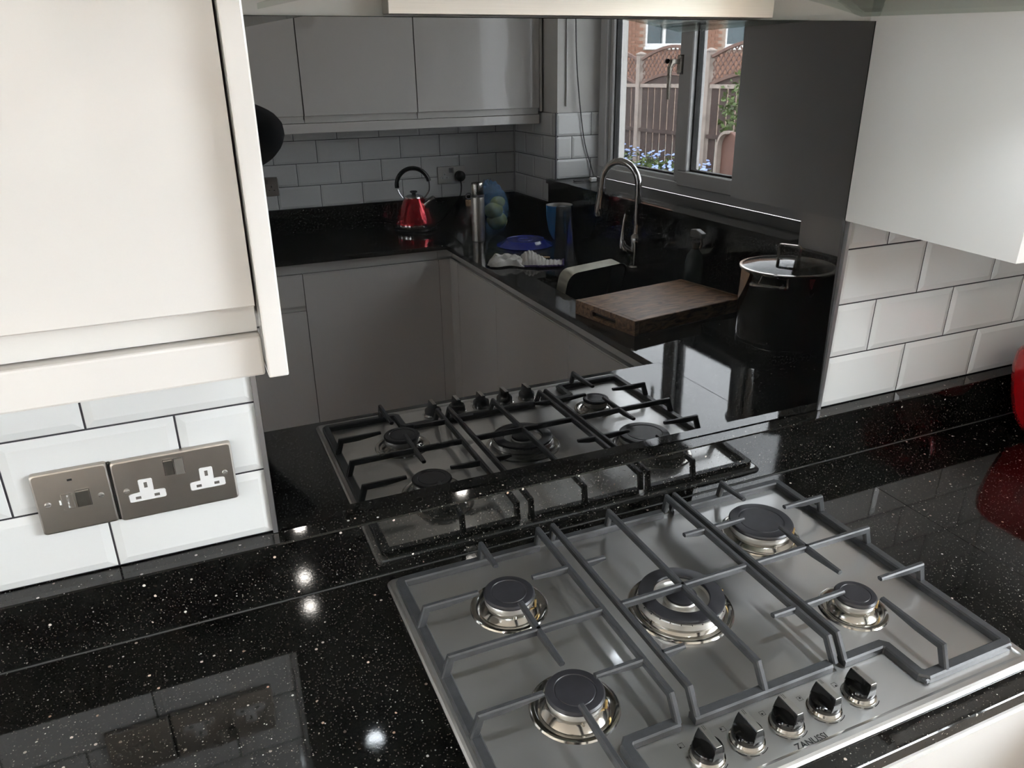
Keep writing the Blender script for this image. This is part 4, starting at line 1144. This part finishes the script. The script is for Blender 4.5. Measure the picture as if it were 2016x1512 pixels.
lv = MB(); lv.tube([T0+Vector((0, 0, 0.055)), T0+ld_*0.030+Vector((0, 0, 0.066)), T0+ld_*0.050+Vector((0, 0, 0.082)), T0+ld_*0.056+Vector((0, 0, 0.108))], [0.015, 0.0165, 0.0170, 0.0085], 16)
lvr = lv.build('valve', 'chrome', tp)
MB().tube([T0+ld_*0.056+Vector((0, 0, 0.104)), T0+ld_*0.053+Vector((0, 0, 0.150)), T0+ld_*0.044+Vector((0, 0, 0.205))], [0.0075, 0.0045, 0.0050], 10).build('lever', 'chrome', lvr)
# spray bottle
spx, spy = 1.612, -1.145
sb = thing('spray_bottle', (spx, spy, 0), 'dim grey spray bottle against the splashback behind the board', 'spray bottle')
MB().lathe([(0, 0.0004), (0.030, 0.0004), (0.032, 0.006), (0.032, 0.100), (0.026, 0.125), (0.0125, 0.142), (0.0125, 0.150), (0, 0.150)], (spx, spy, 0), 28).build('bottle', 'spray_plastic', sb)
sh = MB(); sh.lathe([(0.016, 0.146), (0.016, 0.166), (0.011, 0.172), (0.011, 0.180), (0, 0.180)], (spx, spy, 0), 20); 
shd = sh.build('collar', 'spray_head', sb)
MB().prism([(spy-0.022, 0.178), (spy+0.040, 0.183), (spy+0.044, 0.200), (spy+0.010, 0.210), (spy-0.020, 0.206)], 'x', spx-0.010, spx+0.010, bevel=0.003).build('trigger_head', 'spray_head', sb)
MB().tube([(spx, spy+0.028, 0.184), (spx, spy+0.034, 0.165), (spx, spy+0.026, 0.150)], [0.005, 0.004, 0.0035], 8).build('trigger', 'spray_head', sb)
# chopping board
A = Vector((1.1185, -1.0676)); B = Vector((1.1635, -0.7894))
e1 = (B-A).normalized(); e2 = Vector((e1.y, -e1.x))
W1, W2 = (B-A).length, 0.445
bc = A + e1*W1/2 + e2*W2/2
bd = thing('chopping_board', (bc.x, bc.y, 0), 'thick dark brown wooden chopping board laid partly over the sink', 'chopping board')
Mb = Matrix(((e2.x, e1.x, 0, bc.x), (e2.y, e1.y, 0, bc.y), (0, 0, 1, 0), (0, 0, 0, 1)))
bb = MB()
h1, h2 = W2/2, W1/2
z1, zg0, zg1, gl_ = 0.045, 0.013, 0.027, 0.055
bb.box(-h1+0.014, h1-0.014, -h2, h2, 0.0006, z1, bevel=0.002)
for sgn in (-1, 1):
    xa, xb = sorted((sgn*h1, sgn*(h1-0.0142)))
    for y0_, y1_, za, zb in ((-h2, h2, zg1, z1), (-h2, h2, 0.0006, zg0), (-h2, -gl_, zg0, zg1), (gl_, h2, zg0, zg1)):
        bb.box(xa, xb, y0_, y1_, za, zb)
bb.xform(Mb)
bb.build('board', 'board_wood', bd)
for sgn in (-1, 1):
    xa, xb = sorted((sgn*(h1-0.0141), sgn*(h1-0.0125)))
    MB().box(xa, xb, -gl_, gl_, zg0, zg1).xform(Mb).build('finger_groove', 'recess_shade', bd)  # dark sheet at the back of the groove, shade put into its colour
# stock pot on its stone slab
MB().box(1.350, 1.640, -0.735, -0.418, 0.0006, 0.0300, bevel=0.002).build('stone_slab', 'granite', label='loose black stone slab under the steel stock pot', cat='slab')
ptx, pty, ptr = 1.472, -0.548, 0.1190
PB, PT = 0.0306, 0.2180
pt = thing('stock_pot', (ptx, pty, PB), 'tall shiny steel stock pot with a glass lid in the corner by the window', 'pot')
MB().lathe([(0, PB), (ptr-0.008, PB), (ptr-0.002, PB+0.004), (ptr-0.002, PB+0.012), (ptr, PB+0.015), (ptr, PT-0.004), (ptr+0.0025, PT), (ptr+0.001, PT+0.0015), (ptr-0.0015, PT-0.001), (ptr-0.0025, PB+0.015), (ptr-0.012, PB+0.008), (0, PB+0.008)], (ptx, pty, 0), 64).build('body', 'chrome', pt)
plid = MB().lathe([(ptr+0.003, PT+0.0022), (ptr+0.0045, PT+0.004), (ptr+0.003, PT+0.0062), (ptr-0.004, PT+0.0066), (ptr-0.005, PT+0.0030), (ptr+0.003, PT+0.0022)], (ptx, pty, 0), 64).build('lid_rim', 'polished_steel', pt)
MB().lathe([(ptr-0.005, PT+0.0034), (ptr*0.6, PT+0.0125), (0, PT+0.0165), (0, PT+0.0205), (ptr*0.6, PT+0.0160), (ptr-0.005, PT+0.0064)], (ptx, pty, 0), 64).build('lid_glass', 'lid_glass', plid)
hd_ = Vector((0.52, 0.85, 0)).normalized(); hp0 = Vector((ptx, pty, 0))
lh = MB(); lh.bar([hp0-hd_*0.026+Vector((0, 0, PT+0.018)), hp0-hd_*0.030+Vector((0, 0, PT+0.052)), hp0-hd_*0.024+Vector((0, 0, PT+0.058)), hp0+hd_*0.024+Vector((0, 0, PT+0.058)), hp0+hd_*0.030+Vector((0, 0, PT+0.052)), hp0+hd_*0.026+Vector((0, 0, PT+0.018))], (hd_.y, -hd_.x, 0), 0.014, 0.006)
lh.build('lid_handle', 'polished_steel', plid)
for sgn in (-1, 1):
    hv = Vector((-0.66, 0.40, 0)).normalized()*sgn; sd = Vector((-hv.y, hv.x, 0))
    q0 = hp0 + hv*(ptr-0.001) + Vector((0, 0, PT-0.034))
    MB().tube(smooth_path([q0-sd*0.042, q0-sd*0.046+hv*0.022+Vector((0, 0, 0.012)), q0-sd*0.030+hv*0.042+Vector((0, 0, 0.018)), q0+sd*0.030+hv*0.042+Vector((0, 0, 0.018)), q0+sd*0.046+hv*0.022+Vector((0, 0, 0.012)), q0+sd*0.042]), 0.0048, 8).build('handle', 'polished_steel', pt)
# charger and cable on the window sill
ch = thing('phone_charger', (1.79, -2.19, 0.2375), 'small white charger with a coiled lead at the window end of the sill', 'charger')
MB().box(1.775, 1.805, -2.205, -2.185, 0.2375, 0.2560, bevel=0.003).build('plug_body', 'white_plastic', ch)
MB().tube(smooth_path([(1.775, -2.195, 0.243), (1.745, -2.200, 0.2405), (1.715, -2.225, 0.2405), (1.725, -2.255, 0.2405), (1.765, -2.250, 0.2405), (1.800, -2.235, 0.2415), (1.845, -2.215, 0.2405), (1.872, -2.245, 0.2405), (1.840, -2.275, 0.2405), (1.800, -2.262, 0.2405)]), 0.0022, 6).build('lead', 'cable_grey', ch)
MB().tube(smooth_path([(1.762, -2.340, 1.255), (1.768, -2.341, 0.917), (1.780, -2.341, 0.69), (1.816, -2.341, 0.425), (1.858, -2.338, 0.285), (1.866, -2.325, 0.2395)]), 0.0026, 6).build('hanging_cable', 'cable_grey', label='thin dark cable hanging down the white window recess', cat='cable')
MB().box(1.731, 1.734, -2.361, -2.3525, 0.56, 1.255).build('blind_cord', 'upvc', label='faint pale cord line down the plaster of the window recess', cat='cord')
# red toaster at the right edge
tsx, tsy = 1.577, -0.190
ts = thing('toaster', (tsx, tsy, 0), 'shiny red toaster at the right edge of the worktop', 'toaster')
prof = [(0.052, 0.010), (0.056, 0.014), (0.071, 0.030), (0.082, 0.060), (0.0905, 0.100), (0.0970, 0.150), (0.0950, 0.180), (0.0840, 0.196), (0.060, 0.203)]
MB().rings([rrect(tsx-a*0.74-0.012, tsx+a*0.74+0.012, tsy-a-0.030, tsy+a+0.030, min(a*0.7, 0.045), z, 7) for a, z in prof], smooth=True, cap0=True).build('body', 'toaster_red', ts)
MB().rings([rrect(tsx-0.046, tsx+0.046, tsy-0.080, tsy+0.080, 0.03, 0.0006, 6), rrect(tsx-0.048, tsx+0.048, tsy-0.082, tsy+0.082, 0.03, 0.0100, 6)], cap0=True).build('foot', 'black_plastic', ts)
for dx in (-0.022, 0.022):
    MB().box(tsx+dx-0.010, tsx+dx+0.010, tsy-0.065, tsy+0.065, 0.2026, 0.2040).build('bread_slot', 'gasket', ts)
lvv = MB().box(tsx-0.012, tsx+0.012, tsy-0.148, tsy-0.120, 0.120, 0.130, bevel=0.003).build('lever', 'black_plastic', ts)

# ------------------------------------------------------------------ garden outside the window
GZ = -1.05
MB().box(-14.0, 26.0, -26.0, 14.0, GZ-0.2, GZ).build('ground', 'paving', kind='structure', label='pale paved garden ground outside the window')
FXX = 6.0
posts = [-11.646, -10.127, -8.608, -7.089, -5.570, -4.051]
def ltop(t): return 0.845 + 0.135*math.sin(math.pi*t)
def lbot(t): return 0.545 + 0.120*math.sin(math.pi*t)
where = ['far left end of the fence', 'left of the pale fence post', 'just right of the pale fence post', 'seen through the right-hand pane', 'behind the leafy shrub']
for k in range(5):
    y0_, y1_ = posts[k]+0.056, posts[k+1]-0.056
    L = y1_-y0_
    fp = thing('trellis_fence', (FXX, (y0_+y1_)/2, GZ), 'brown garden fence panel with a curved trellis top, ' + where[k], 'fence panel', 'garden fence panels')
    nb = 9
    bw_ = L/nb
    proto = None
    for i in range(nb):
        a = y0_ + i*bw_ + 0.017
        if proto is None:
            proto = MB().box(FXX-0.006, FXX+0.006, a, a+bw_-0.034, GZ+0.03, 0.500).build('board', 'fence_wood', fp)
            a00 = a
        else:
            inst(proto, fp, (0, a-a00, 0))
    for z in (0.500, -0.060, -0.900):
        MB().box(FXX-0.030, FXX-0.0062, y0_, y1_, z, z+0.045).build('rail', 'post_wood' if z > 0 else 'fence_wood', fp)
    n_ = 16
    # infill under the trellis and the two curved rails
    inf = [(y0_, 0.546)] + [(y1_, 0.546)] + [(y0_+L*(1-i/n_), lbot(1-i/n_)) for i in range(n_+1)]
    MB().prism(inf, 'x', FXX-0.008, FXX+0.008).build('infill', 'fence_wood', fp)
    for fn, nm in ((lbot, 'trellis_rail'), (ltop, 'trellis_rail')):
        MB().bar([(FXX-0.012, y0_+L*i/n_, fn(i/n_)) for i in range(n_+1)], (1, 0, 0), 0.030, 0.035).build(nm, 'trellis_wood', fp)
    tl = MB()
    def clip(y, z, dy, dz):
        pts = []
        for s_ in range(41):
            q = -0.5 + s_/40
            yy, zz = y+dy*q, z+dz*q
            t = (yy-y0_)/L
            if 0 <= t <= 1 and lbot(t) <= zz <= ltop(t): pts.append((yy, zz))
        return (pts[0], pts[-1]) if len(pts) > 1 else None
    for sgn, xo in ((1, -0.006), (-1, 0.003)):
        for i in range(-6, 24):
            c_ = clip(y0_+i*0.092, 0.76, 1.0, sgn*1.0)
            if c_:
                tl.bar([(FXX+xo, c_[0][0], c_[0][1]), (FXX+xo, c_[1][0], c_[1][1])], (1, 0, 0), 0.006, 0.020, 0.001)
    tl.build('trellis', 'trellis_wood', fp, kind='stuff')
for k, y in enumerate(posts):
    lb = ['garden fence post at the far left', 'garden fence post two left of the pale one', 'pale sunlit fence post between two trellis panels', 'fence post behind the window mullion', 'fence post behind the shrub', 'garden fence post nearest the house']
    p_ = thing('fence_post', (FXX, y, GZ), lb[k], 'fence post', 'garden fence posts')
    MB().box(FXX-0.045, FXX+0.045, y-0.045, y+0.045, GZ, 0.90, bevel=0.004).build('post', 'post_wood', p_)
    MB().rings([rrect(FXX-0.052, FXX+0.052, y-0.052, y+0.052, 0.004, 0.9002, 2), rrect(FXX-0.052, FXX+0.052, y-0.052, y+0.052, 0.004, 0.915, 2), rrect(FXX-0.008, FXX+0.008, y-0.008, y+0.008, 0.002, 0.940, 2)], cap0=True).build('cap', 'post_wood', p_)
def leaves(cx, cy, cz, rx, ry, rz, n, s0_, s1_, seed, shell=0.0):
    rnd = random.Random(seed); m_ = MB()
    for _ in range(n):
        while True:
            p = Vector((rnd.uniform(-1, 1), rnd.uniform(-1, 1), rnd.uniform(-1, 1)))
            if shell <= p.length <= 1: break
        c_ = Vector((cx+p.x*rx, cy+p.y*ry, cz+p.z*rz))
        a = Vector((rnd.uniform(-1, 1), rnd.uniform(-1, 1), rnd.uniform(-0.6, 1))).normalized()
        b_ = a.cross(Vector((rnd.uniform(-1, 1), rnd.uniform(-1, 1), rnd.uniform(-1, 1)))).normalized()
        s_ = rnd.uniform(s0_, s1_)
        m_.add([c_, c_+a*s_*0.5+b_*s_*0.28, c_+a*s_, c_+a*s_*0.5-b_*s_*0.28], [[0, 1, 2, 3]])
    return m_
# flower bed along the fence
fb = MB(); rnd = random.Random(3)
bed = thing('flower_bed', (5.45, -8.0, GZ), 'bed of small blue flowers below the fence', 'flowers', kind='stuff')
lf = MB(); fl = MB()
for _ in range(150):
    y = rnd.uniform(-9.6, -6.5); x = rnd.uniform(5.20, 5.68); h = rnd.uniform(0.50, 0.84)
    lf.tube([(x, y, GZ), (x+rnd.uniform(-.03, .03), y+rnd.uniform(-.03, .03), GZ+h)], [0.006, 0.003], 4)
    q = leaves(x, y, GZ+h*0.6, 0.10, 0.10, h*0.42, 26, 0.05, 0.11, rnd.random())
    lf.add(q.v, q.f)
    if rnd.random() < 0.8:
        for _k in range(rnd.randint(2, 4)):
            fx_, fy_, fz_ = x+rnd.uniform(-.11, .11), y+rnd.uniform(-.11, .11), GZ+h+rnd.uniform(-.10, .07)
            fl.lathe([(0, 0), (0.016, 0.004), (0.022, 0.012), (0.010, 0.010), (0, 0.008)], (fx_, fy_, fz_), 6, axis=(rnd.uniform(-.6, .2), rnd.uniform(-.2, .6), 1))
lf.build('foliage', 'leaf_green', bed, kind='stuff')
fl.build('petals', 'petal_blue', bed, kind='stuff')
tul = thing('yellow_flower', (4.5, -4.80, GZ), 'single yellow flower near the rounded wooden board', 'flower')
MB().tube([(4.5, -4.80, GZ), (4.51, -4.81, -0.5), (4.5, -4.805, 0.005)], [0.006, 0.005, 0.004], 6).build('stem', 'leaf_green', tul)
for a in range(6):
    an = a*math.pi/3
    MB().lathe([(0, 0), (0.022, 0.03), (0.020, 0.055), (0, 0.075)], (4.5, -4.805, 0.0), 8, axis=(0.5*math.cos(an), 0.5*math.sin(an), 1)).build('petal', 'petal_yellow', tul)
for n_, (x, y, h) in enumerate(((4.20, -4.52, 0.66), (4.90, -5.00, 0.68), (4.36, -5.24, 0.66))):
    t = thing('flowering_plant', (x, y, GZ), ['low blue-flowered plant just under the yellow flower', 'blue-flowered plant right behind the yellow flower', 'blue-flowered plant left of the yellow flower'][n_], 'plant', 'blue flowering plants in the garden')
    q = leaves(x, y, GZ+h*0.75, 0.26, 0.26, h*0.62, 420, 0.05, 0.12, n_+20); q.build('foliage', 'leaf_green', t, kind='stuff')
    pm = MB()
    for _ in range(90):
        pm.lathe([(0, 0), (0.014, 0.004), (0.020, 0.010), (0, 0.008)], (x+rnd.uniform(-.27, .27), y+rnd.uniform(-.27, .27), GZ+h*rnd.uniform(0.95, 1.45)), 6, axis=(rnd.uniform(-.8, .1), rnd.uniform(-.2, .8), 1))
    pm.build('petals', 'petal_blue', t, kind='stuff')
# rounded wooden board standing in the garden
ab = thing('wooden_headboard', (4.0, -4.05, GZ), 'brown wooden board with a rounded top standing in the garden', 'board')
pl_ = [(-4.125, GZ), (-3.93, GZ)] + [(-4.0275+0.0975*math.cos(math.radians(a)), 0.145+0.115*math.sin(math.radians(a))) for a in range(0, 181, 15)]
MB().prism(pl_, 'x', 3.97, 4.03, bevel=0.006).build('board', 'arch_wood', ab)
MB().bar([(3.965, -4.0275+0.0975*math.cos(math.radians(a)), 0.145+0.115*math.sin(math.radians(a))) for a in range(90, 181, 10)] + [(3.965, -4.125, -0.10)], (1, 0, 0), 0.075, 0.022).build('edge_strip', 'post_wood', ab)
# climbing shrub in front of the fence
sh_ = thing('shrub', (5.55, -5.78, GZ), 'loose green leafy shrub climbing in front of the fence', 'shrub')
MB().tube(smooth_path([(5.6, -5.75, GZ), (5.58, -5.80, -0.4), (5.55, -5.82, 0.2), (5.52, -5.80, 0.5)]), [0.025]*12+[0.020]*5+[0.012]*2, 7).build('trunk', 'fence_wood', sh_)
leaves(5.50, -5.80, 0.28, 0.24, 0.26, 0.42, 620, 0.03, 0.075, 41).build('foliage', 'leaf_green', sh_, kind='stuff')
# brick house beyond the fence
HY = -17.0
hs = thing('brick_house', (12.5, HY, GZ), 'red brick house with white windows beyond the fence', 'house')
HX0, HX1 = 8.2, 17.5
wins = [(11.31, 12.60, 1.26, 2.60), (13.72, 14.44, 1.24, 2.60)]
w_ = MB()
xs = [HX0, wins[0][0], wins[0][1], wins[1][0], wins[1][1], HX1]
for i in range(5):
    if i in (1, 3):
        a = wins[i//2]
        w_.box(xs[i], xs[i+1], HY-0.25, HY, GZ, a[2]); w_.box(xs[i], xs[i+1], HY-0.25, HY, a[3], 4.2)
    else:
        w_.box(xs[i], xs[i+1], HY-0.25, HY, GZ, 4.2)
w_.box(HX0, HX0+0.25, HY-7, HY-0.25, GZ, 4.2); w_.box(HX1-0.25, HX1, HY-7, HY-0.25, GZ, 4.2); w_.box(HX0, HX1, HY-7.2, HY-7, GZ, 4.2)
w_.build('wall', 'mortar', hs)
MB().prism([(HY+0.4, 4.1), (HY-3.6, 6.4), (HY-7.6, 4.1), (HY-7.6, 4.2), (HY-3.6, 6.55), (HY+0.4, 4.25)], 'x', HX0-0.3, HX1+0.3).build('roof', 'roof_tile', hs)
bmesh_ = MB().box(0, 0.215, -0.02, 0.012, 0, 0.065).data('brick', 'brick_red', (0, 0, 0))
nbk = 0
rest = MB()
for r_ in range(-9, 34):
    z = 0.95 + r_*0.075
    for c_ in range(44):
        x = HX0 + 0.01 + c_*0.225 + (0.1125 if r_ % 2 else 0)
        if x+0.215 > HX1: continue
        if any(x < a[1]+0.02 and x+0.215 > a[0]-0.02 and z+0.065 > a[2]-0.08 and z < a[3]+0.02 for a in wins): continue
        if nbk < 300 and z > 1.0 and z < 2.35 and (10.2 < x < 11.4 or 12.5 < x < 13.9):
            o = bpy.data.objects.new('brick', bmesh_); ROOT.objects.link(o); o.parent = hs
            o.location = Vector((x, HY, z)) - ORG[hs.name]; nbk += 1
        else:
            rest.box(x, x+0.215, HY-0.02, HY+0.012, z, z+0.065)
rest.build('brickwork', 'brick_red', hs, kind='stuff')
for a in wins:
    f_ = MB(); q = 0.07
    f_.box(a[0], a[1], HY-0.10, HY-0.02, a[2], a[2]+q); f_.box(a[0], a[1], HY-0.10, HY-0.02, a[3]-q, a[3])
    f_.box(a[0], a[0]+q, HY-0.10, HY-0.02, a[2]+q, a[3]-q); f_.box(a[1]-q, a[1], HY-0.10, HY-0.02, a[2]+q, a[3]-q)
    xm = a[0]+(a[1]-a[0])*(0.435 if a[0] < 13 else 0.97)
    f_.box(xm-0.04, xm+0.04, HY-0.10, HY-0.02, a[2]+q, a[3]-q)
    f_.box(a[0]-0.05, a[1]+0.05, HY-0.10, HY+0.06, a[2]-0.07, a[2])
    f_.box(a[0]+q, a[1]-q, HY-0.10, HY-0.02, 1.92, 1.98)
    wf = f_.build('window', 'upvc', hs)
    for xa, xb in ((a[0]+q, xm-0.04), (xm+0.04, a[1]-q)):
        MB().box(xa, xb, HY-0.08, HY-0.07, a[2]+q, a[3]-q).build('pane', 'house_glass', wf)

# ------------------------------------------------------------------ the photographer
def skin_mesh(name, pts, edges, root):
    me = bpy.data.meshes.new(name)
    me.from_pydata([p[:3] for p in pts], edges, [])
    o = bpy.data.objects.new(name, me); ROOT.objects.link(o)
    md = o.modifiers.new('skin', 'SKIN'); md.use_smooth_shade = True; md.branch_smoothing = 0.6
    sv = me.skin_vertices[0].data
    for i, p in enumerate(pts):
        r_ = p[3]; sv[i].radius = (r_, p[4] if len(p) > 4 else r_)
        sv[i].use_root = (i == root)
    sb = o.modifiers.new('sub', 'SUBSURF'); sb.levels = 2; sb.render_levels = 2
    dg = bpy.context.evaluated_depsgraph_get(); dg.update()
    res = bpy.data.meshes.new_from_object(o.evaluated_get(dg))
    bpy.data.objects.remove(o); bpy.data.meshes.remove(me)
    return res
PTS = []; EDG = []
def jt(x, y, z, r_, par=None, r2_=None):
    PTS.append((x, y, z, r_, r2_ if r2_ else r_))
    if par is not None: EDG.append((par, len(PTS)-1))
    return len(PTS)-1
bx_, by_ = -0.075, -1.360
pel = jt(bx_, by_, 0.02, 0.150, None, 0.115)
wai = jt(bx_, by_, 0.20, 0.135, pel, 0.105)
che = jt(bx_+0.01, by_, 0.37, 0.150, wai, 0.110)
nec0 = jt(bx_+0.015, by_+0.005, 0.510, 0.085, che, 0.075)
nec1 = jt(bx_+0.02, by_+0.020, 0.590, 0.055, nec0)
nec2 = jt(bx_+0.022, by_+0.030, 0.640, 0.052, nec1)
phr = Vector((0.072, -1.018, 0.712)); phl = Vector((-0.135, -0.985, 0.712))
def armchain(sh, el, wr_, grip, thumb, fdir, sgn):
    c0 = jt(*sh, 0.070, che); m1 = sh.lerp(el, 0.5); c1 = jt(*m1, 0.064, c0); c2 = jt(*el, 0.068, c1)
    m2 = el.lerp(wr_, 0.45); c3 = jt(*m2, 0.056, c2); c4_ = jt(*wr_, 0.028, c3, 0.022)
    pal = wr_.lerp(grip, 0.55); c5 = jt(*pal, 0.034, c4_, 0.016)
    upv = Vector((0, 0, 1))
    dirp = (grip-wr_).normalized()
    for k, ln in enumerate((0.060, 0.068, 0.063, 0.050)):
        off = upv*(0.030-0.020*k)
        b0 = pal + dirp*0.026 + off
        b1 = b0 + (dirp*0.5+fdir*0.85).normalized()*ln*0.45
        b2_ = b1 + (fdir*0.9 - dirp*0.1).normalized()*ln*0.33
        b3 = b2_ + (fdir*0.35 - dirp*0.9).normalized()*ln*0.25
        j0 = jt(*b0, 0.0100, c5); j1 = jt(*b1, 0.0090, j0); j2 = jt(*b2_, 0.0082, j1); jt(*b3, 0.0072, j2)
    t0 = pal + upv*0.030 - fdir*0.006; t1 = t0 + (thumb-t0)*0.55 + upv*0.006; t2 = thumb
    j0 = jt(*t0, 0.0115, c5); j1 = jt(*t1, 0.0100, j0); jt(*t2, 0.0085, j1)
armchain(Vector((0.105, by_+0.01, 0.475)), Vector((0.258, -1.060, 0.575)), Vector((0.128, -1.070, 0.650)), Vector((0.088, -1.046, 0.690)), Vector((0.030, -1.036, 0.728)), Vector((-0.75, 0.10, 0.30)).normalized(), 1)
armchain(Vector((-0.255, by_+0.01, 0.475)), Vector((-0.400, -1.120, 0.455)), Vector((-0.190, -0.995, 0.645)), Vector((-0.145, -0.962, 0.695)), Vector((-0.085, -0.975, 0.735)), Vector((0.55, 0.80, 0.1)).normalized(), -1)
for sgn in (-1, 1):
    h0 = jt(bx_+sgn*0.085, by_, -0.06, 0.092, pel); k1 = jt(bx_+sgn*0.095, by_+0.01, -0.26, 0.075, h0); k2 = jt(bx_+sgn*0.100, by_+0.02, -0.45, 0.058, k1)
    k3 = jt(bx_+sgn*0.105, by_, -0.65, 0.050, k2); k4 = jt(bx_+sgn*0.108, by_-0.01, -0.835, 0.040, k3); k5 = jt(bx_+sgn*0.112, by_+0.06, -0.868, 0.034, k4, 0.028); jt(bx_+sgn*0.125, by_+0.150, -0.872, 0.030, k5, 0.022)
HANDS = [Vector((0.075, -1.030, 0.710)), Vector((-0.135, -0.945, 0.715))]
bm_ = skin_mesh('person', PTS, EDG, 0)
por = Vector((bx_, by_, ZF))
for nm in ('cloth_black', 'skin', 'trouser', 'phone_black'): bm_.materials.append(MATS[nm])
for v in bm_.vertices: v.co -= por
for p in bm_.polygons:
    c_ = p.center + por
    p.use_smooth = True
    if c_.z > 0.575: 
        hand = min((c_-q).length for q in HANDS) < 0.105
        p.material_index = 1 if (hand or (c_-Vector((bx_+0.02, by_+0.02, 0.62))).length < 0.075) else 0
    elif c_.z < -0.80: p.material_index = 3
    elif c_.z < 0.05: p.material_index = 2
    else:
        p.material_index = 0
person = bpy.data.objects.new('person', bm_)
ROOT.objects.link(person); person.location = por + Vector((0, 0, Z0)); ORG[person.name] = por
zmin_ = min(v.co.z for v in bm_.vertices)
for v in bm_.vertices: v.co.z = max(v.co.z, 0.0006)
tag(person, 'person in a black long-sleeved top and dark trousers holding up a phone', 'person')
# head with a face
hc = Vector((bx_+0.024, by_+0.045, 0.735))
vs = []; fs = []; nu, nv = 40, 30
for j in range(nv+1):
    b_ = -math.pi/2 + math.pi*j/nv
    for i in range(nu):
        a = 2*math.pi*i/nu
        x = 0.074*math.cos(b_)*math.sin(a); y = 0.095*math.cos(b_)*math.cos(a); z = 0.116*math.sin(b_)
        f_ = max(0, math.cos(a))
        if z < -0.02: x *= 1-0.9*abs(z+0.02); 
        y += 0.026*math.exp(-(x/0.014)**2-((z+0.018)/0.022)**2)*f_           # nose
        y -= 0.010*math.exp(-((abs(x)-0.031)/0.015)**2-((z-0.006)/0.013)**2)*f_  # eye sockets
        y += 0.006*math.exp(-(x/0.026)**2-((z+0.058)/0.010)**2)*f_           # lips
        y += 0.010*math.exp(-(x/0.020)**2-((z+0.098)/0.016)**2)*f_           # chin
        y += 0.005*math.exp(-((z-0.026)/0.010)**2)*math.exp(-((abs(x)-0.03)/0.02)**2)*f_
        vs.append(hc+Vector((x, y, z)))
for j in range(nv):
    for i in range(nu):
        fs.append([j*nu+i, j*nu+(i+1) % nu, (j+1)*nu+(i+1) % nu, (j+1)*nu+i])
hdm = MB().add(vs, fs, True)
head = hdm.build('head', 'skin', person)
for sgn in (-1, 1):
    MB().lathe([(0, -0.006), (0.014, -0.004), (0.020, 0.004), (0.014, 0.009), (0.006, 0.005), (0, 0.004)], hc+Vector((sgn*0.073, -0.008, -0.006)), 16, axis=(sgn, 0.25, 0)).build('ear', 'skin', head)
    MB().lathe([(0, -0.011), (0.008, -0.008), (0.0112, 0), (0.008, 0.008), (0, 0.011)], hc+Vector((sgn*0.031, 0.070, 0.006)), 14).build('eye', 'glaze_white', head)
    MB().lathe([(0, 0), (0.0052, 0), (0.0048, 0.001), (0, 0.0015)], hc+Vector((sgn*0.031, 0.0805, 0.006)), 12, axis=(0, 1, -0.1)).build('iris', 'hair_brown', head)
vs = []; fs = []
for j in range(19):
    b_ = -0.55 + (math.pi/2+0.55)*j/18
    for i in range(40):
        a = 2*math.pi*i/40
        k = 1.09 + 0.02*math.sin(7*a+3*b_)
        front = max(0, math.cos(a))**1.5
        bb_ = max(b_, -0.55 + 1.25*front)
        vs.append(hc+Vector((0.076*k*math.cos(bb_)*math.sin(a), 0.097*k*math.cos(bb_)*math.cos(a)-0.004, 0.118*k*math.sin(bb_))))
for j in range(18):
    for i in range(40):
        fs.append([j*40+i, j*40+(i+1) % 40, (j+1)*40+(i+1) % 40, (j+1)*40+i])
MB().add(vs, fs, True).build('hair', 'hair_brown', person)
MB().lathe([(0.020, -0.002), (0.024, 0.0), (0.020, 0.003), (0, 0.002)], hc+Vector((0, 0.092, -0.058)), 18, axis=(0, 1, 0.05)).build('mouth', 'arch_wood', head)
# the phone in the person's hands
ph = thing('phone', tuple(CAM - fwd*0.010), 'black phone held up in both hands of the person', 'phone')
Mp = Matrix.Translation(CAM) @ CAMROT.to_4x4()
pb = MB()
def pr_(i, z): return [Mp @ Vector(p) for p in rrect(-0.126+i, 0.020-i, -0.056+i, 0.016-i, 0.010, z, 5)]
pb.rings([pr_(0.001, 0.0095), pr_(0, 0.0105), pr_(0, 0.0165), pr_(0.001, 0.0175)], cap0=True).build('case', 'phone_black', ph)
MB().rings([[Mp @ Vector(p) for p in rrect(-0.016, 0.016, -0.020, 0.012, 0.007, z, 5)] for z in (0.0094, 0.0075)], cap0=True).build('camera_bump', 'phone_black', ph)
